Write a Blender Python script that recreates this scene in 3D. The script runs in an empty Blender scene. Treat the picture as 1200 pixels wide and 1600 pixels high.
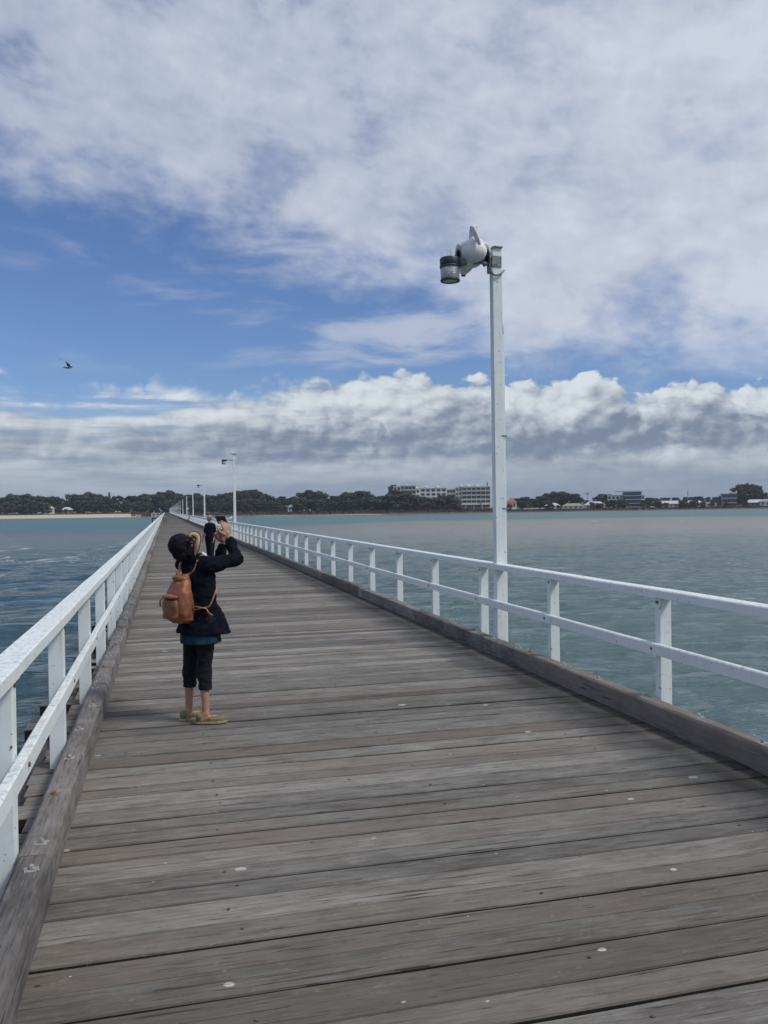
import bpy, bmesh, math, random
from mathutils import Vector, Matrix, noise
random.seed(7)
R = math.radians
scene = bpy.context.scene
col = scene.collection
# ------------------------------------------------------------------ camera
FPX = 1330.0; YAW = R(14.4); EYE = 1.65; ROLL = 0.014; PITCH = 5.8/FPX
cd = bpy.data.cameras.new('camera'); cam = bpy.data.objects.new('camera', cd); col.objects.link(cam)
cd.sensor_fit = 'HORIZONTAL'; cd.sensor_width = 36; cd.lens = 36*FPX/1200; cd.clip_start = .05; cd.clip_end = 30000
cam.matrix_world = (Matrix.Translation((0, 0, EYE)) @ Matrix.Rotation(-YAW, 4, 'Z')
                    @ Matrix.Rotation(math.pi/2-PITCH, 4, 'X') @ Matrix.Rotation(-ROLL, 4, 'Z'))
scene.camera = cam
FW = Vector((math.sin(YAW), math.cos(YAW), 0)); RT = Vector((math.cos(YAW), -math.sin(YAW), 0))
def W(px, py, z):
    "photograph pixel (1200x1600) at depth z metres -> world point"
    dx, dy = px-600, py-800
    xx, yy = dx-ROLL*dy, ROLL*dx+dy
    return RT*(xx/FPX*z) + FW*z + Vector((0, 0, EYE-(yy+5.8)/FPX*z))
WATER = -3.8
# ------------------------------------------------------------------ node helper
class NT:
    def __init__(s, nt): s.t = nt; s.n = nt.nodes; s.l = nt.links
    def put(s, node, key, v):
        if v is None: return
        i = node.inputs[key]
        if isinstance(v, bpy.types.NodeSocket): s.l.new(v, i)
        else: i.default_value = v
    def math(s, op, a, b=None, c=None, clamp=False):
        n = s.n.new('ShaderNodeMath'); n.operation = op; n.use_clamp = clamp
        s.put(n, 0, a); s.put(n, 1, b); s.put(n, 2, c); return n.outputs[0]
    def add(s, a, b): return s.math('ADD', a, b)
    def sub(s, a, b): return s.math('SUBTRACT', a, b)
    def mul(s, a, b): return s.math('MULTIPLY', a, b)
    def noise(s, vec, scale, detail=4, rough=.5, lac=2., dist=0, dim='3D'):
        n = s.n.new('ShaderNodeTexNoise'); n.noise_dimensions = dim
        s.put(n, 'Vector', vec); s.put(n, 'Scale', scale); s.put(n, 'Detail', detail)
        s.put(n, 'Roughness', rough); s.put(n, 'Lacunarity', lac); s.put(n, 'Distortion', dist)
        return n.outputs[0]
    def voro(s, vec, scale, feat='F1', out=0, rnd=1):
        n = s.n.new('ShaderNodeTexVoronoi'); n.feature = feat
        s.put(n, 'Vector', vec); s.put(n, 'Scale', scale); s.put(n, 'Randomness', rnd); return n.outputs[out]
    def step(s, v, a, b, lo=0., hi=1., kind='SMOOTHSTEP'):
        n = s.n.new('ShaderNodeMapRange'); n.interpolation_type = kind
        s.put(n, 0, v); s.put(n, 1, a); s.put(n, 2, b); s.put(n, 3, lo); s.put(n, 4, hi); return n.outputs[0]
    def mix(s, f, a, b, mode='MIX'):
        n = s.n.new('ShaderNodeMix'); n.data_type = 'RGBA'; n.blend_type = mode
        def c(v): return v if isinstance(v, bpy.types.NodeSocket) else (tuple(v)+(1,) if len(v) == 3 else v)
        s.put(n, 0, f); s.put(n, 6, c(a)); s.put(n, 7, c(b)); return n.outputs[2]
    def comb(s, x, y, z):
        n = s.n.new('ShaderNodeCombineXYZ'); s.put(n, 0, x); s.put(n, 1, y); s.put(n, 2, z); return n.outputs[0]
    def sep(s, v):
        n = s.n.new('ShaderNodeSeparateXYZ'); s.put(n, 0, v); return n.outputs
    def vscale(s, v, k):
        n = s.n.new('ShaderNodeVectorMath'); n.operation = 'MULTIPLY'; s.put(n, 0, v); s.put(n, 1, k); return n.outputs[0]
    def vadd(s, v, k):
        n = s.n.new('ShaderNodeVectorMath'); n.operation = 'ADD'; s.put(n, 0, v); s.put(n, 1, k); return n.outputs[0]
    def curve(s, v, pts, x0, x1, ymax):
        m = s.step(v, x0, x1, 0, 1, 'LINEAR')
        n = s.n.new('ShaderNodeFloatCurve'); c = n.mapping.curves[0]
        P = [((x-x0)/(x1-x0), y/ymax) for x, y in pts]
        c.points[0].location = P[0]; c.points[1].location = P[-1]
        for p in P[1:-1]: c.points.new(*p)
        for p in c.points: p.handle_type = 'AUTO'
        n.mapping.update(); s.put(n, 'Value', m)
        return s.mul(n.outputs[0], ymax)
# ------------------------------------------------------------------ world
SUN_AZ, SUN_EL = 128.0, 50.0
world = bpy.data.worlds.new('World'); scene.world = world; world.use_nodes = True
def build_world():
    g = NT(world.node_tree)
    bg = g.n['Background']; bg.inputs['Strength'].default_value = .1
    sky = g.n.new('ShaderNodeTexSky'); sky.sky_type = 'NISHITA'; sky.sun_disc = False
    sky.sun_elevation = R(SUN_EL); sky.sun_rotation = R(SUN_AZ); sky.air_density = 1.; sky.dust_density = .6; sky.ozone_density = 1.6
    tc = g.n.new('ShaderNodeTexCoord'); d = tc.outputs['Generated']; X, Y, Z = g.sep(d)
    A = g.sub(g.mul(g.math('ARCTAN2', X, Y), 57.2958), 14.4)
    E = g.mul(g.math('ARCSINE', Z), 57.2958)
    zz = g.math('MAXIMUM', g.add(Z, .10), .03)
    P = g.comb(g.math('DIVIDE', X, zz), g.math('DIVIDE', Y, zz), 0)
    S = g.comb(A, g.mul(E, 1.0), 0)
    # ---- high broken deck
    edge = g.curve(A, [(-180, 21), (-40, 21), (-24, 20.0), (-17, 19.2), (-11, 17.6), (-6, 16.4), (-2, 15.4), (2, 14.2), (6, 12.0), (9, 10.4), (14, 9.9), (24, 9.6), (60, 10), (180, 20)], -180, 180, 40)
    fine = g.noise(g.vadd(P, (1.1, 2.7, 3)), 3.2, 8, .60, dist=.25)
    puff = g.noise(g.vscale(S, (.09, .17, 1)), 1.5, 8, .58, dist=.2)
    Sd = g.vscale(g.vadd(S, g.comb(0, g.mul(A, .12), 0)), (.8, 1.25, 1))
    m0 = g.noise(Sd, .085, 4, .5); m1 = g.noise(g.vadd(Sd, (4, 9, 1)), .24, 8, .56, dist=.12); m2 = g.noise(g.vadd(Sd, (3.6, 9.7, 1)), .24, 4, .53)
    f1 = g.add(g.sub(E, edge), g.add(g.mul(g.sub(puff, .5), 11), g.mul(g.sub(m1, .5), 5)))
    c1 = g.step(f1, -2.0, 3.4)
    thin = g.mul(g.step(g.add(m1, g.mul(m0, .7)), .82, .62), g.step(A, -26, 14, 1, .30, 'LINEAR'))
    hole = g.mul(g.step(g.noise(g.vscale(S, (.16, .20, 1)), 1.0, 7, .62, dist=.2), .58, .74), g.step(E, 17, 21))
    c1 = g.mul(g.mul(c1, g.sub(1, g.mul(thin, .50))), g.sub(.98, g.mul(hole, g.step(A, -10, 10, .5, .22, 'LINEAR'))))
    sh1 = g.add(g.mul(g.sub(m1, .5), 1.25), g.add(g.mul(g.sub(m0, .5), .7), g.mul(g.sub(m1, m2), .7)))
    k1 = g.add(g.step(sh1, -.34, .34, 0, .66, 'LINEAR'), g.step(A, -22, 20, .10, .46, 'LINEAR'))
    k1 = g.add(k1, g.step(E, 12, 19, .12, 0))
    deck = g.mix(k1, (.27, .335, .48), (.585, .628, .728))
    # ---- thin wisps in the blue gap
    wv = g.noise(g.vscale(S, (.085, .40, 1)), 1.0, 8, .6, dist=.3)
    wz = g.mul(g.step(E, 8.3, 10), g.step(E, 24, 18))
    midp = g.mul(g.mul(g.step(A, -7, -2), g.step(A, 13, 8)), g.mul(g.step(E, 9.2, 10.4), g.step(E, 14.5, 12.2)))
    wisp = g.mul(g.mul(g.step(g.add(wv, g.mul(midp, .17)), .50, .74), wz), g.step(A, -24, 2, .30, .95, 'LINEAR'))
    # ---- cumulus bank
    top = g.curve(A, [(-180, 7.5), (-40, 7.6), (-24, 8.0), (-17, 7.9), (-11, 8.1), (-6, 8.9), (0, 9.3), (5, 9.0), (9, 8.7), (14, 8.4), (17, 7.6), (20.5, 7.9), (24, 7.2), (40, 7.5), (180, 7.5)], -180, 180, 20)
    S2 = g.vscale(S, (1, 1.45, 1))
    def bill(off, fine_):
        v = g.vadd(S2, off); v = g.vadd(v, g.vscale(g.comb(g.noise(v, 1.1, 3, .5), g.noise(g.vadd(v, (5, 2, 7)), 1.1, 3, .5), 0), (.8, .8, 0)))
        n1 = g.noise(v, .17, 5, .5); n2 = g.noise(g.vadd(v, (9, 4, 2)), .17, 5, .5)
        wv_ = g.vadd(v, g.comb(g.mul(n1, 3.6), g.mul(n2, 3.0), 0))
        o = g.add(g.mul(g.sub(n1, .5), .9), g.mul(g.sub(.5, g.voro(wv_, .30, 'SMOOTH_F1', 0)), .55))
        o = g.add(o, g.mul(g.sub(.5, g.voro(g.vadd(wv_, g.comb(g.mul(n2, 2.), g.mul(n1, 2.), 0)), .75, 'F1', 0)), .26))
        if fine_: o = g.add(o, g.add(g.mul(g.sub(.5, g.voro(wv_, 1.9, 'F1', 0)), .09), g.mul(g.sub(g.noise(wv_, 2.0, 6, .6), .5), .14)))
        return g.add(o, .55)
    b0 = bill((0, 0, 0), True); b1 = bill((-.40, .62, 0), False)
    f2 = g.add(g.sub(top, E), g.mul(g.sub(b0, .62), 3.6))
    soft = g.step(A, -14, 4, 1.3, .28, 'LINEAR')
    c2 = g.step(f2, g.mul(soft, -.35), soft)
    streak = g.noise(g.vscale(S, (.05, .50, 1)), 1.3, 7, .6, dist=.25)
    c2 = g.mul(c2, g.step(g.add(streak, g.step(A, -14, -3, 0, .5, 'LINEAR')), .40, .54, .12, 1))
    c2 = g.math('MAXIMUM', c2, g.step(E, 5.4, 3.8, 0, .92))
    lit = g.mul(g.sub(b0, b1), 1.55)
    wob = g.mul(g.sub(g.noise(g.vscale(S, (.12, .1, 1)), 1.0, 5, .5), .5), 2.4)
    h = g.curve(g.add(E, wob), [(-5, .40), (0, .42), (1.4, .44), (2.5, .58), (3.3, .34), (4.0, .12), (5.0, .26), (6.2, .66), (7.6, .92), (12, 1)], -5, 12, 1.2)
    damp = g.mul(g.step(E, 2.0, 4.8, .22, 1), g.step(A, -18, 8, .55, 1.15, 'LINEAR'))
    k2 = g.add(g.add(h, g.step(A, -6, -20, 0, .14)), g.mul(g.add(lit, g.mul(g.sub(b0, .55), .8)), damp))
    k2 = g.add(k2, g.mul(g.mul(g.sub(streak, .46), 2.2), g.step(A, -8, 4, 1, .45, 'LINEAR')))
    k2 = g.step(k2, .05, 1.35, 0, 1, 'LINEAR')
    bank = g.mix(g.step(k2, -.08, 1.0), (.185, .235, .33), (.66, .71, .76))
    base = g.vscale(sky.outputs[0], (.060, .072, .098))
    s1 = g.mix(wisp, base, (.44, .50, .63))
    s2 = g.mix(c1, s1, deck)
    s3 = g.mix(c2, s2, bank)
    s4 = g.mix(g.step(E, 3.4, .3, 0, .75), s3, (.225, .285, .39))
    out = g.vscale(s4, (10, 10, 10))
    g.l.new(out, bg.inputs['Color'])
build_world()
world.cycles.sampling_method = 'MANUAL'; world.cycles.sample_map_resolution = 512
sd = bpy.data.lights.new('sun', 'SUN'); sun = bpy.data.objects.new('sun', sd); col.objects.link(sun)
sd.energy = 2.0; sd.angle = R(12); sd.color = (1, .96, .9)
sdir = Vector((math.sin(R(SUN_AZ))*math.cos(R(SUN_EL)), math.cos(R(SUN_AZ))*math.cos(R(SUN_EL)), math.sin(R(SUN_EL))))
sun.rotation_euler = sdir.to_track_quat('Z', 'Y').to_euler()
scene.view_settings.view_transform = 'Standard'; scene.view_settings.look = 'None'
scene.view_settings.exposure = .06; scene.view_settings.gamma = 1
# ------------------------------------------------------------------ object helpers
def tag(o, label=None, cat=None, group=None, kind=None):
    if label: o['label'] = label
    if cat: o['category'] = cat
    if group: o['group'] = group
    if kind: o['kind'] = kind
    return o
def empty(name, loc=(0, 0, 0), rz=0., **k):
    o = bpy.data.objects.new(name, None); col.objects.link(o); o.location = loc; o.rotation_euler = (0, 0, rz)
    o.empty_display_size = .2
    return tag(o, **k)
def link(name, me, mat, parent=None, smooth=False):
    o = bpy.data.objects.new(name, me); col.objects.link(o)
    if mat and not me.materials: me.materials.append(mat)
    if parent: o.parent = parent
    if smooth:
        for p in me.polygons: p.use_smooth = True
    return o
def copy_tree(o, parent=None):
    c = o.copy(); col.objects.link(c)
    if parent: c.parent = parent
    for ch in list(o.children): copy_tree(ch, c)
    return c
class MB:
    def __init__(s): s.v = []; s.f = []; s.a = []
    def box(s, x0, x1, y0, y1, z0, z1, tone=.5, M=None):
        b = len(s.v)
        P = [(x0,y0,z0),(x1,y0,z0),(x1,y1,z0),(x0,y1,z0),(x0,y0,z1),(x1,y0,z1),(x1,y1,z1),(x0,y1,z1)]
        if M: P = [tuple(M @ Vector(p)) for p in P]
        s.v += P
        s.f += [(b,b+3,b+2,b+1),(b+4,b+5,b+6,b+7),(b,b+1,b+5,b+4),(b+1,b+2,b+6,b+5),(b+2,b+3,b+7,b+6),(b+3,b,b+4,b+7)]
        s.a += [tone]*6
        return s
    def tube(s, pts, rad, n=10, tone=.5, cap=True):
        pts = [Vector(p) for p in pts]
        if not hasattr(rad, '__len__'): rad = [rad]*len(pts)
        b = len(s.v); prev = None
        for i, p in enumerate(pts):
            t = (pts[min(i+1, len(pts)-1)]-pts[max(i-1, 0)]).normalized()
            if prev is None: a = t.orthogonal().normalized()
            else:
                a = prev-t*prev.dot(t); a.normalize()
            prev = a; c = t.cross(a)
            for k in range(n):
                q = 2*math.pi*k/n; s.v.append(tuple(p+(a*math.cos(q)+c*math.sin(q))*rad[i]))
        for i in range(len(pts)-1):
            for k in range(n):
                s.f.append((b+i*n+k, b+i*n+(k+1)%n, b+(i+1)*n+(k+1)%n, b+(i+1)*n+k)); s.a.append(tone)
        if cap:
            s.f.append(tuple(b+k for k in reversed(range(n)))); s.a.append(tone)
            e = b+(len(pts)-1)*n; s.f.append(tuple(e+k for k in range(n))); s.a.append(tone)
        return s
    def lathe(s, prof, n=24, c=(0, 0, 0), tone=.5, cap=True):
        b = len(s.v)
        for r, z in prof:
            for k in range(n):
                q = 2*math.pi*k/n; s.v.append((c[0]+r*math.cos(q), c[1]+r*math.sin(q), c[2]+z))
        for i in range(len(prof)-1):
            for k in range(n):
                s.f.append((b+i*n+k, b+i*n+(k+1)%n, b+(i+1)*n+(k+1)%n, b+(i+1)*n+k)); s.a.append(tone)
        if cap:
            s.f.append(tuple(b+k for k in reversed(range(n)))); s.a.append(tone)
            e = b+(len(prof)-1)*n; s.f.append(tuple(e+k for k in range(n))); s.a.append(tone)
        return s
    def poly(s, pts, tone=.5):
        b = len(s.v); s.v += [tuple(p) for p in pts]; s.f.append(tuple(range(b, b+len(pts)))); s.a.append(tone); return s
    def mesh(s, name, bevel=0):
        me = bpy.data.meshes.new(name); me.from_pydata(s.v, [], s.f)
        at = me.attributes.new('tone', 'FLOAT', 'FACE'); at.data.foreach_set('value', s.a)
        if bevel:
            bm = bmesh.new(); bm.from_mesh(me)
            bmesh.ops.bevel(bm, geom=bm.edges[:], offset=bevel, segments=2, affect='EDGES', profile=.6)
            bm.to_mesh(me); bm.free()
        me.update(); return me
    def build(s, name, mat, parent=None, smooth=False, bevel=0):
        return link(name, s.mesh(name, bevel), mat, parent, smooth)
# organic shapes: capsules and ellipsoids fused by a voxel remesh into one skin
def blob(bm, c, r, rot=None, sub=3):
    M = Matrix.Translation(c) @ (rot.to_4x4() if rot else Matrix.Identity(4)) @ Matrix.Diagonal((r[0], r[1], r[2], 1))
    bmesh.ops.create_icosphere(bm, subdivisions=sub, radius=1, matrix=M)
def limb(bm, pts, rad, sub=2):
    pts = [Vector(p) for p in pts]
    for p, r in zip(pts, rad):
        bmesh.ops.create_icosphere(bm, subdivisions=sub, radius=r, matrix=Matrix.Translation(p))
    for i in range(len(pts)-1):
        d = pts[i+1]-pts[i]
        if d.length < 1e-5: continue
        M = Matrix.Translation((pts[i]+pts[i+1])/2) @ d.to_track_quat('Z', 'Y').to_matrix().to_4x4()
        bmesh.ops.create_cone(bm, cap_ends=True, segments=16, radius1=rad[i], radius2=rad[i+1], depth=d.length, matrix=M)
def ringloft(bm, rings, n=32):
    "rings: list of lists of n points, closed at both ends"
    vs = [[bm.verts.new(p) for p in r] for r in rings]
    for a, b in zip(vs, vs[1:]):
        for k in range(n): bm.faces.new((a[k], a[(k+1) % n], b[(k+1) % n], b[k]))
    bm.faces.new(list(reversed(vs[0]))); bm.faces.new(vs[-1])
def fuse(name, bm, mat, parent, voxel=.006, smooth=3, wrinkle=0, wscale=12, wdir=(1, 1, 1)):
    me = bpy.data.meshes.new(name+'_src'); bm.to_mesh(me); bm.free()
    o = bpy.data.objects.new(name+'_src', me); col.objects.link(o)
    m = o.modifiers.new('r', 'REMESH'); m.mode = 'VOXEL'; m.voxel_size = voxel; m.use_smooth_shade = True
    if smooth:
        s = o.modifiers.new('s', 'SMOOTH'); s.iterations = smooth; s.factor = .5
    dg = bpy.context.evaluated_depsgraph_get(); dg.update()
    out = bpy.data.meshes.new_from_object(o.evaluated_get(dg)); out.name = name
    bpy.data.objects.remove(o); bpy.data.meshes.remove(me)
    if wrinkle:
        ns = [v.normal.copy() for v in out.vertices]
        for v, nn in zip(out.vertices, ns):
            p = Vector((v.co.x*wdir[0], v.co.y*wdir[1], v.co.z*wdir[2]))*wscale
            v.co += nn*wrinkle*(noise.noise(p)+.5*noise.noise(p*2.3))
    out.materials.clear()
    return link(name, out, mat, parent, True)
# ------------------------------------------------------------------ materials
def newmat(name):
    m = bpy.data.materials.new(name); m.use_nodes = True
    return m, NT(m.node_tree), m.node_tree.nodes['Principled BSDF']
def simple(name, c, rough=.6, var=.15, scale=8, bump=0, spec=.5, metal=0, coord='Object'):
    m, g, b = newmat(name)
    tc = g.n.new('ShaderNodeTexCoord'); n = g.noise(tc.outputs[coord], scale, 6, .6)
    cc = g.mix(g.step(n, .3, .7), tuple(x*(1-var) for x in c), tuple(min(1, x*(1+var)) for x in c))
    g.put(b, 'Base Color', cc); b.inputs['Roughness'].default_value = rough
    b.inputs['Specular IOR Level'].default_value = spec; b.inputs['Metallic'].default_value = metal
    if bump:
        bp = g.n.new('ShaderNodeBump'); bp.inputs['Strength'].default_value = bump; bp.inputs['Distance'].default_value = .01
        g.put(bp, 'Height', n); g.l.new(bp.outputs[0], b.inputs['Normal'])
    return m
def mat_paint():
    m, g, b = newmat('white_paint'); geo = g.n.new('ShaderNodeNewGeometry'); p = geo.outputs['Position']
    n1 = g.noise(p, 3, 6, .6); n2 = g.noise(g.vscale(p, (30, 30, 8)), 1, 5, .6)
    c = g.mix(g.step(n1, .35, .7), (.74, .79, .77), (.80, .845, .825))
    nz = g.sep(geo.outputs['Normal'])[2]
    grime = g.mul(g.step(n2, .50, .62), g.step(nz, .2, .9, .10, .85))
    c = g.mix(g.mul(grime, .6), c, (.36, .37, .34))
    run = g.mul(g.step(g.noise(g.vscale(p, (26, 26, 2.2)), 1, 5, .6), .56, .72), g.step(nz, .5, .2, 0, .35))
    c = g.mix(run, c, (.46, .44, .38))
    spk = g.mul(g.step(g.noise(g.vscale(p, (60, 22, 60)), 1, 4, .7), .62, .68), g.step(nz, .3, .9, .05, .7))
    c = g.mix(spk, c, (.12, .11, .10))
    chip = g.step(g.noise(g.vscale(p, (1, .55, 1)), 26, 3, .7), .665, .69)
    c = g.mix(chip, c, (.17, .13, .10))
    g.put(b, 'Base Color', c); b.inputs['Roughness'].default_value = .5
    bp = g.n.new('ShaderNodeBump'); bp.inputs['Strength'].default_value = .25; bp.inputs['Distance'].default_value = .004
    g.put(bp, 'Height', n2); g.l.new(bp.outputs[0], b.inputs['Normal'])
    return m
def mat_wood(name, along='X', light=(.285, .268, .238), dark=(.118, .106, .092), drop=True, brown=(.140, .112, .088)):
    m, g, b = newmat(name); geo = g.n.new('ShaderNodeNewGeometry'); p = geo.outputs['Position']
    at = g.n.new('ShaderNodeAttribute'); at.attribute_name = 'tone'; t = at.outputs['Fac']
    off = g.comb(g.mul(t, 37.), g.mul(t, 91.), g.mul(t, 13.)); q = g.vadd(p, off)
    sc = (4.5, 42, 34) if along == 'X' else (42, 4.5, 34)
    grain = g.noise(g.vscale(q, sc), 1, 8, .72, dist=.3)
    fineg = g.noise(g.vscale(q, (5, 130, 60) if along == 'X' else (130, 5, 60)), 1, 5, .7, dist=.3)
    blot = g.noise(g.vscale(q, (1, 2.2, 1) if along == 'X' else (2.2, 1, 1)), 2.2, 8, .68)
    blot2 = g.noise(p, .35, 4, .6)
    f = g.add(g.mul(grain, .55), g.add(g.mul(blot, .55), g.mul(fineg, .35)))
    c = g.mix(g.step(f, .55, .90), dark, light)
    wn = g.n.new('ShaderNodeTexWhiteNoise'); wn.noise_dimensions = '1D'; g.put(wn, 'W', g.mul(t, 517.3)); r = wn.outputs[0]
    c = g.mix(g.mul(g.step(r, .35, .95), .65), c, brown)
    wn2 = g.n.new('ShaderNodeTexWhiteNoise'); wn2.noise_dimensions = '1D'; g.put(wn2, 'W', g.mul(t, 211.7))
    k = g.add(g.mul(wn2.outputs[0], .62), g.add(.68, g.mul(g.sub(blot2, .5), .5)))
    c = g.mix(1, c, g.comb(k, k, k), 'MULTIPLY')
    crack = g.mul(g.step(g.noise(g.vscale(q, (1.6, 55, 30) if along == 'X' else (55, 1.6, 30)), 1, 5, .6, dist=.4), .63, .67), .8)
    c = g.mix(crack, c, (.035, .03, .027))
    ap = g.noise(g.vscale(q, (3, 9, 9) if along == 'X' else (9, 3, 9)), 1.6, 6, .75)
    c = g.mix(g.mul(g.step(ap, .60, .70), .45), c, (.04, .036, .033))
    c = g.mix(g.mul(g.step(ap, .38, .30), .3), c, (.33, .32, .30))
    if drop:
        w = g.noise(p, 24, 3, .6); pw = g.vadd(p, g.comb(g.mul(w, .03), g.mul(w, .02), 0))
        for s_, th in ((2.6, .030), (6.5, .020)):
            vd = g.voro(g.vscale(pw, (s_, s_*1.5, 0)), 1)
            vc = g.sep(g.voro(g.vscale(pw, (s_, s_*1.5, 0)), 1, out=1))[0]
            mask = g.mul(g.step(vd, g.mul(g.add(vc, .15), th*2.8), g.mul(g.add(vc, .15), th*2.2)), g.step(vc, .50, .54))
            c = g.mix(g.mul(mask, .8), c, (.50, .49, .45))
        vd = g.voro(g.vscale(p, (3.1, 4.65, 0)), 1, rnd=.9)
        c = g.mix(g.mul(g.step(vd, .05, .03), .85), c, (.02, .018, .017))
        for ox, oy, rr in ((-.16, 2.84, .030), (.19, 3.00, .022), (1.55, 2.86, .018), (2.2, 3.4, .02)):
            rad = g.math('LENGTH', 0) if 0 else None
            dx_ = g.add(g.sub(g.sep(p)[0], ox), g.mul(g.sub(w, .5), .03)); dy_ = g.mul(g.sub(g.sep(p)[1], oy), 1.3)
            dd = g.math('SQRT', g.add(g.mul(dx_, dx_), g.mul(dy_, dy_)))
            c = g.mix(g.mul(g.step(dd, rr, rr*.7), .85), c, (.55, .54, .50))
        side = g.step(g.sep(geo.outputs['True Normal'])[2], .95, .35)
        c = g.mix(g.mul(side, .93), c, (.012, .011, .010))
        split = g.noise(g.vscale(q, (.45, 24, 8)), 1, 4, .5, dist=.25)
        ln = g.mul(g.step(g.math('ABSOLUTE', g.sub(split, .5)), .010, .003), g.step(blot, .50, .58))
        c = g.mix(g.mul(ln, .85), c, (.02, .018, .016))
        mott = g.noise(g.vscale(p, (9, 14, 0)), 1, 8, .75)
        c = g.mix(g.mul(g.step(mott, .56, .66), .30), c, (.05, .046, .04))
        c = g.mix(g.mul(g.step(mott, .42, .33), .22), c, (.42, .40, .36))
        # soft kerb shadow mixed with dirt, painted dark into boards beside the right kerb
        X = g.sep(p)[0]
        e1 = g.step(g.add(X, g.mul(g.noise(p, 2.2, 5, .65), .75)), 3.32, 3.82)
        c = g.mix(g.mul(e1, .72), c, (.03, .028, .026))
    g.put(b, 'Base Color', c); b.inputs['Roughness'].default_value = .82; b.inputs['Specular IOR Level'].default_value = .3
    bp = g.n.new('ShaderNodeBump'); bp.inputs['Strength'].default_value = .7; bp.inputs['Distance'].default_value = .006
    g.put(bp, 'Height', g.sub(g.add(g.mul(grain, .6), g.mul(fineg, .5)), g.mul(crack, 1.2))); g.l.new(bp.outputs[0], b.inputs['Normal'])
    return m
PAINT = mat_paint()
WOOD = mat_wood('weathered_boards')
KERB = mat_wood('weathered_kerb', 'Y', light=(.25, .235, .22), dark=(.085, .075, .07), drop=False)
PILE = simple('wet_timber', (.07, .062, .055), .8, .4, 5, .3)
GALV = simple('galvanised_steel', (.30, .30, .28), .7, .5, 40, .1)
RUST = simple('rusty_steel', (.17, .11, .07), .8, .4, 30)
DKMET = simple('dark_metal', (.035, .045, .06), .5, .3, 20)
GREYMET = simple('grey_metal', (.22, .24, .25), .5, .2, 20)
SKIN = simple('skin', (.38, .20, .135), .55, .1, 20)
BLACKCLOTH = simple('black_cloth', (.006, .008, .013), .95, .3, 30, .2, spec=.08)
LEGCLOTH = simple('black_leggings', (.010, .010, .014), .85, .3, 30, spec=.2)
TEAL = simple('teal_cloth', (.006, .030, .042), .85, .5, 18, spec=.2)
HAIR = simple('dark_hair', (.010, .008, .010), .8, .4, 60, .6, spec=.15)
STRAW = simple('straw', (.62, .44, .22), .8, .12, 60, .3)
BLACKTRIM = simple('black_trim', (.012, .012, .014), .6)
LEATHER = simple('tan_leather', (.225, .078, .032), .5, .3, 14, .25)
LEATHER2 = simple('pale_leather', (.36, .17, .085), .5, .2, 14, .2)
CANVAS = simple('olive_canvas', (.17, .14, .075), .85, .25, 40)
ROPE = simple('pale_sole', (.30, .26, .16), .85, .25, 50)
GLASSBLK = simple('phone_black', (.01, .01, .012), .15, .1)
FEATHER = simple('white_feathers', (.78, .78, .76), .8, .08, 25, .2)
BLKFEATHER = simple('black_feathers', (.02, .022, .028), .7, .3, 25, .2)
GREYFEATHER = simple('grey_feathers', (.26, .29, .33), .7, .2, 25)
BILL = simple('pink_bill', (.68, .55, .53), .5, .1, 20)
# ------------------------------------------------------------------ water and land
def mat_water():
    m, g, b = newmat('sea_water'); geo = g.n.new('ShaderNodeNewGeometry'); p = geo.outputs['Position']
    X, Y, Z = g.sep(p)
    D = g.add(g.mul(X, FW.x), g.mul(Y, FW.y)); L = g.sub(g.mul(X, RT.x), g.mul(Y, -RT.y))
    wn = g.sub(g.noise(g.vscale(p, (.004, .012, 0)), 1, 5, .55), .5)
    Dw = g.add(D, g.mul(g.mul(wn, D), .75))
    right = g.step(g.math('DIVIDE', L, g.math('MAXIMUM', D, 1)), -.34, .15)
    deep = g.mix(right, (.020, .062, .072), (.050, .105, .105))
    sand = g.mix(right, (.085, .115, .115), (.225, .218, .175))
    near = (.055, .135, .135)
    c = g.mix(g.step(Dw, g.step(right, 0, 1, 80, 50), g.step(right, 0, 1, 190, 210)), deep, sand)
    c = g.mix(g.step(Dw, g.step(right, 0, 1, 225, 290), g.step(right, 0, 1, 285, 380)), c, near)
    c = g.mix(g.step(D, 690, 735, 0, .35), c, (.16, .18, .165))
    # foam where the current breaks over the bank
    fm = g.noise(g.vscale(p, (.22, .06, 0)), 1, 7, .7, dist=1.0)
    fx = g.mul(g.step(L, -115, -55), g.step(L, -22, -33)); fy = g.mul(g.step(D, 62, 84), g.step(D, 170, 120))
    foam = g.mul(g.step(fm, .54, .64), g.mul(fx, fy))
    c = g.mix(g.mul(foam, .75), c, (.62, .65, .65))
    g.put(b, 'Base Color', c); b.inputs['IOR'].default_value = 1.33
    g.put(b, 'Roughness', g.step(D, 40, 300, .06, .32)); b.inputs['Specular IOR Level'].default_value = .42
    w1 = g.noise(g.vscale(p, (.28, .95, 0)), 1, 5, .62, dist=.6)
    w2 = g.noise(g.vscale(p, (1.3, 3.4, 0)), 1, 4, .6, dist=.5)
    w3 = g.noise(g.vscale(p, (.045, .17, 0)), 1, 3, .5)
    hh = g.add(g.mul(w1, .75), g.add(g.mul(w2, .16), g.mul(w3, 1.4)))
    bp = g.n.new('ShaderNodeBump'); bp.inputs['Strength'].default_value = 1.; bp.inputs['Distance'].default_value = .85
    g.put(bp, 'Height', hh); g.l.new(bp.outputs[0], b.inputs['Normal'])
    return m
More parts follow.
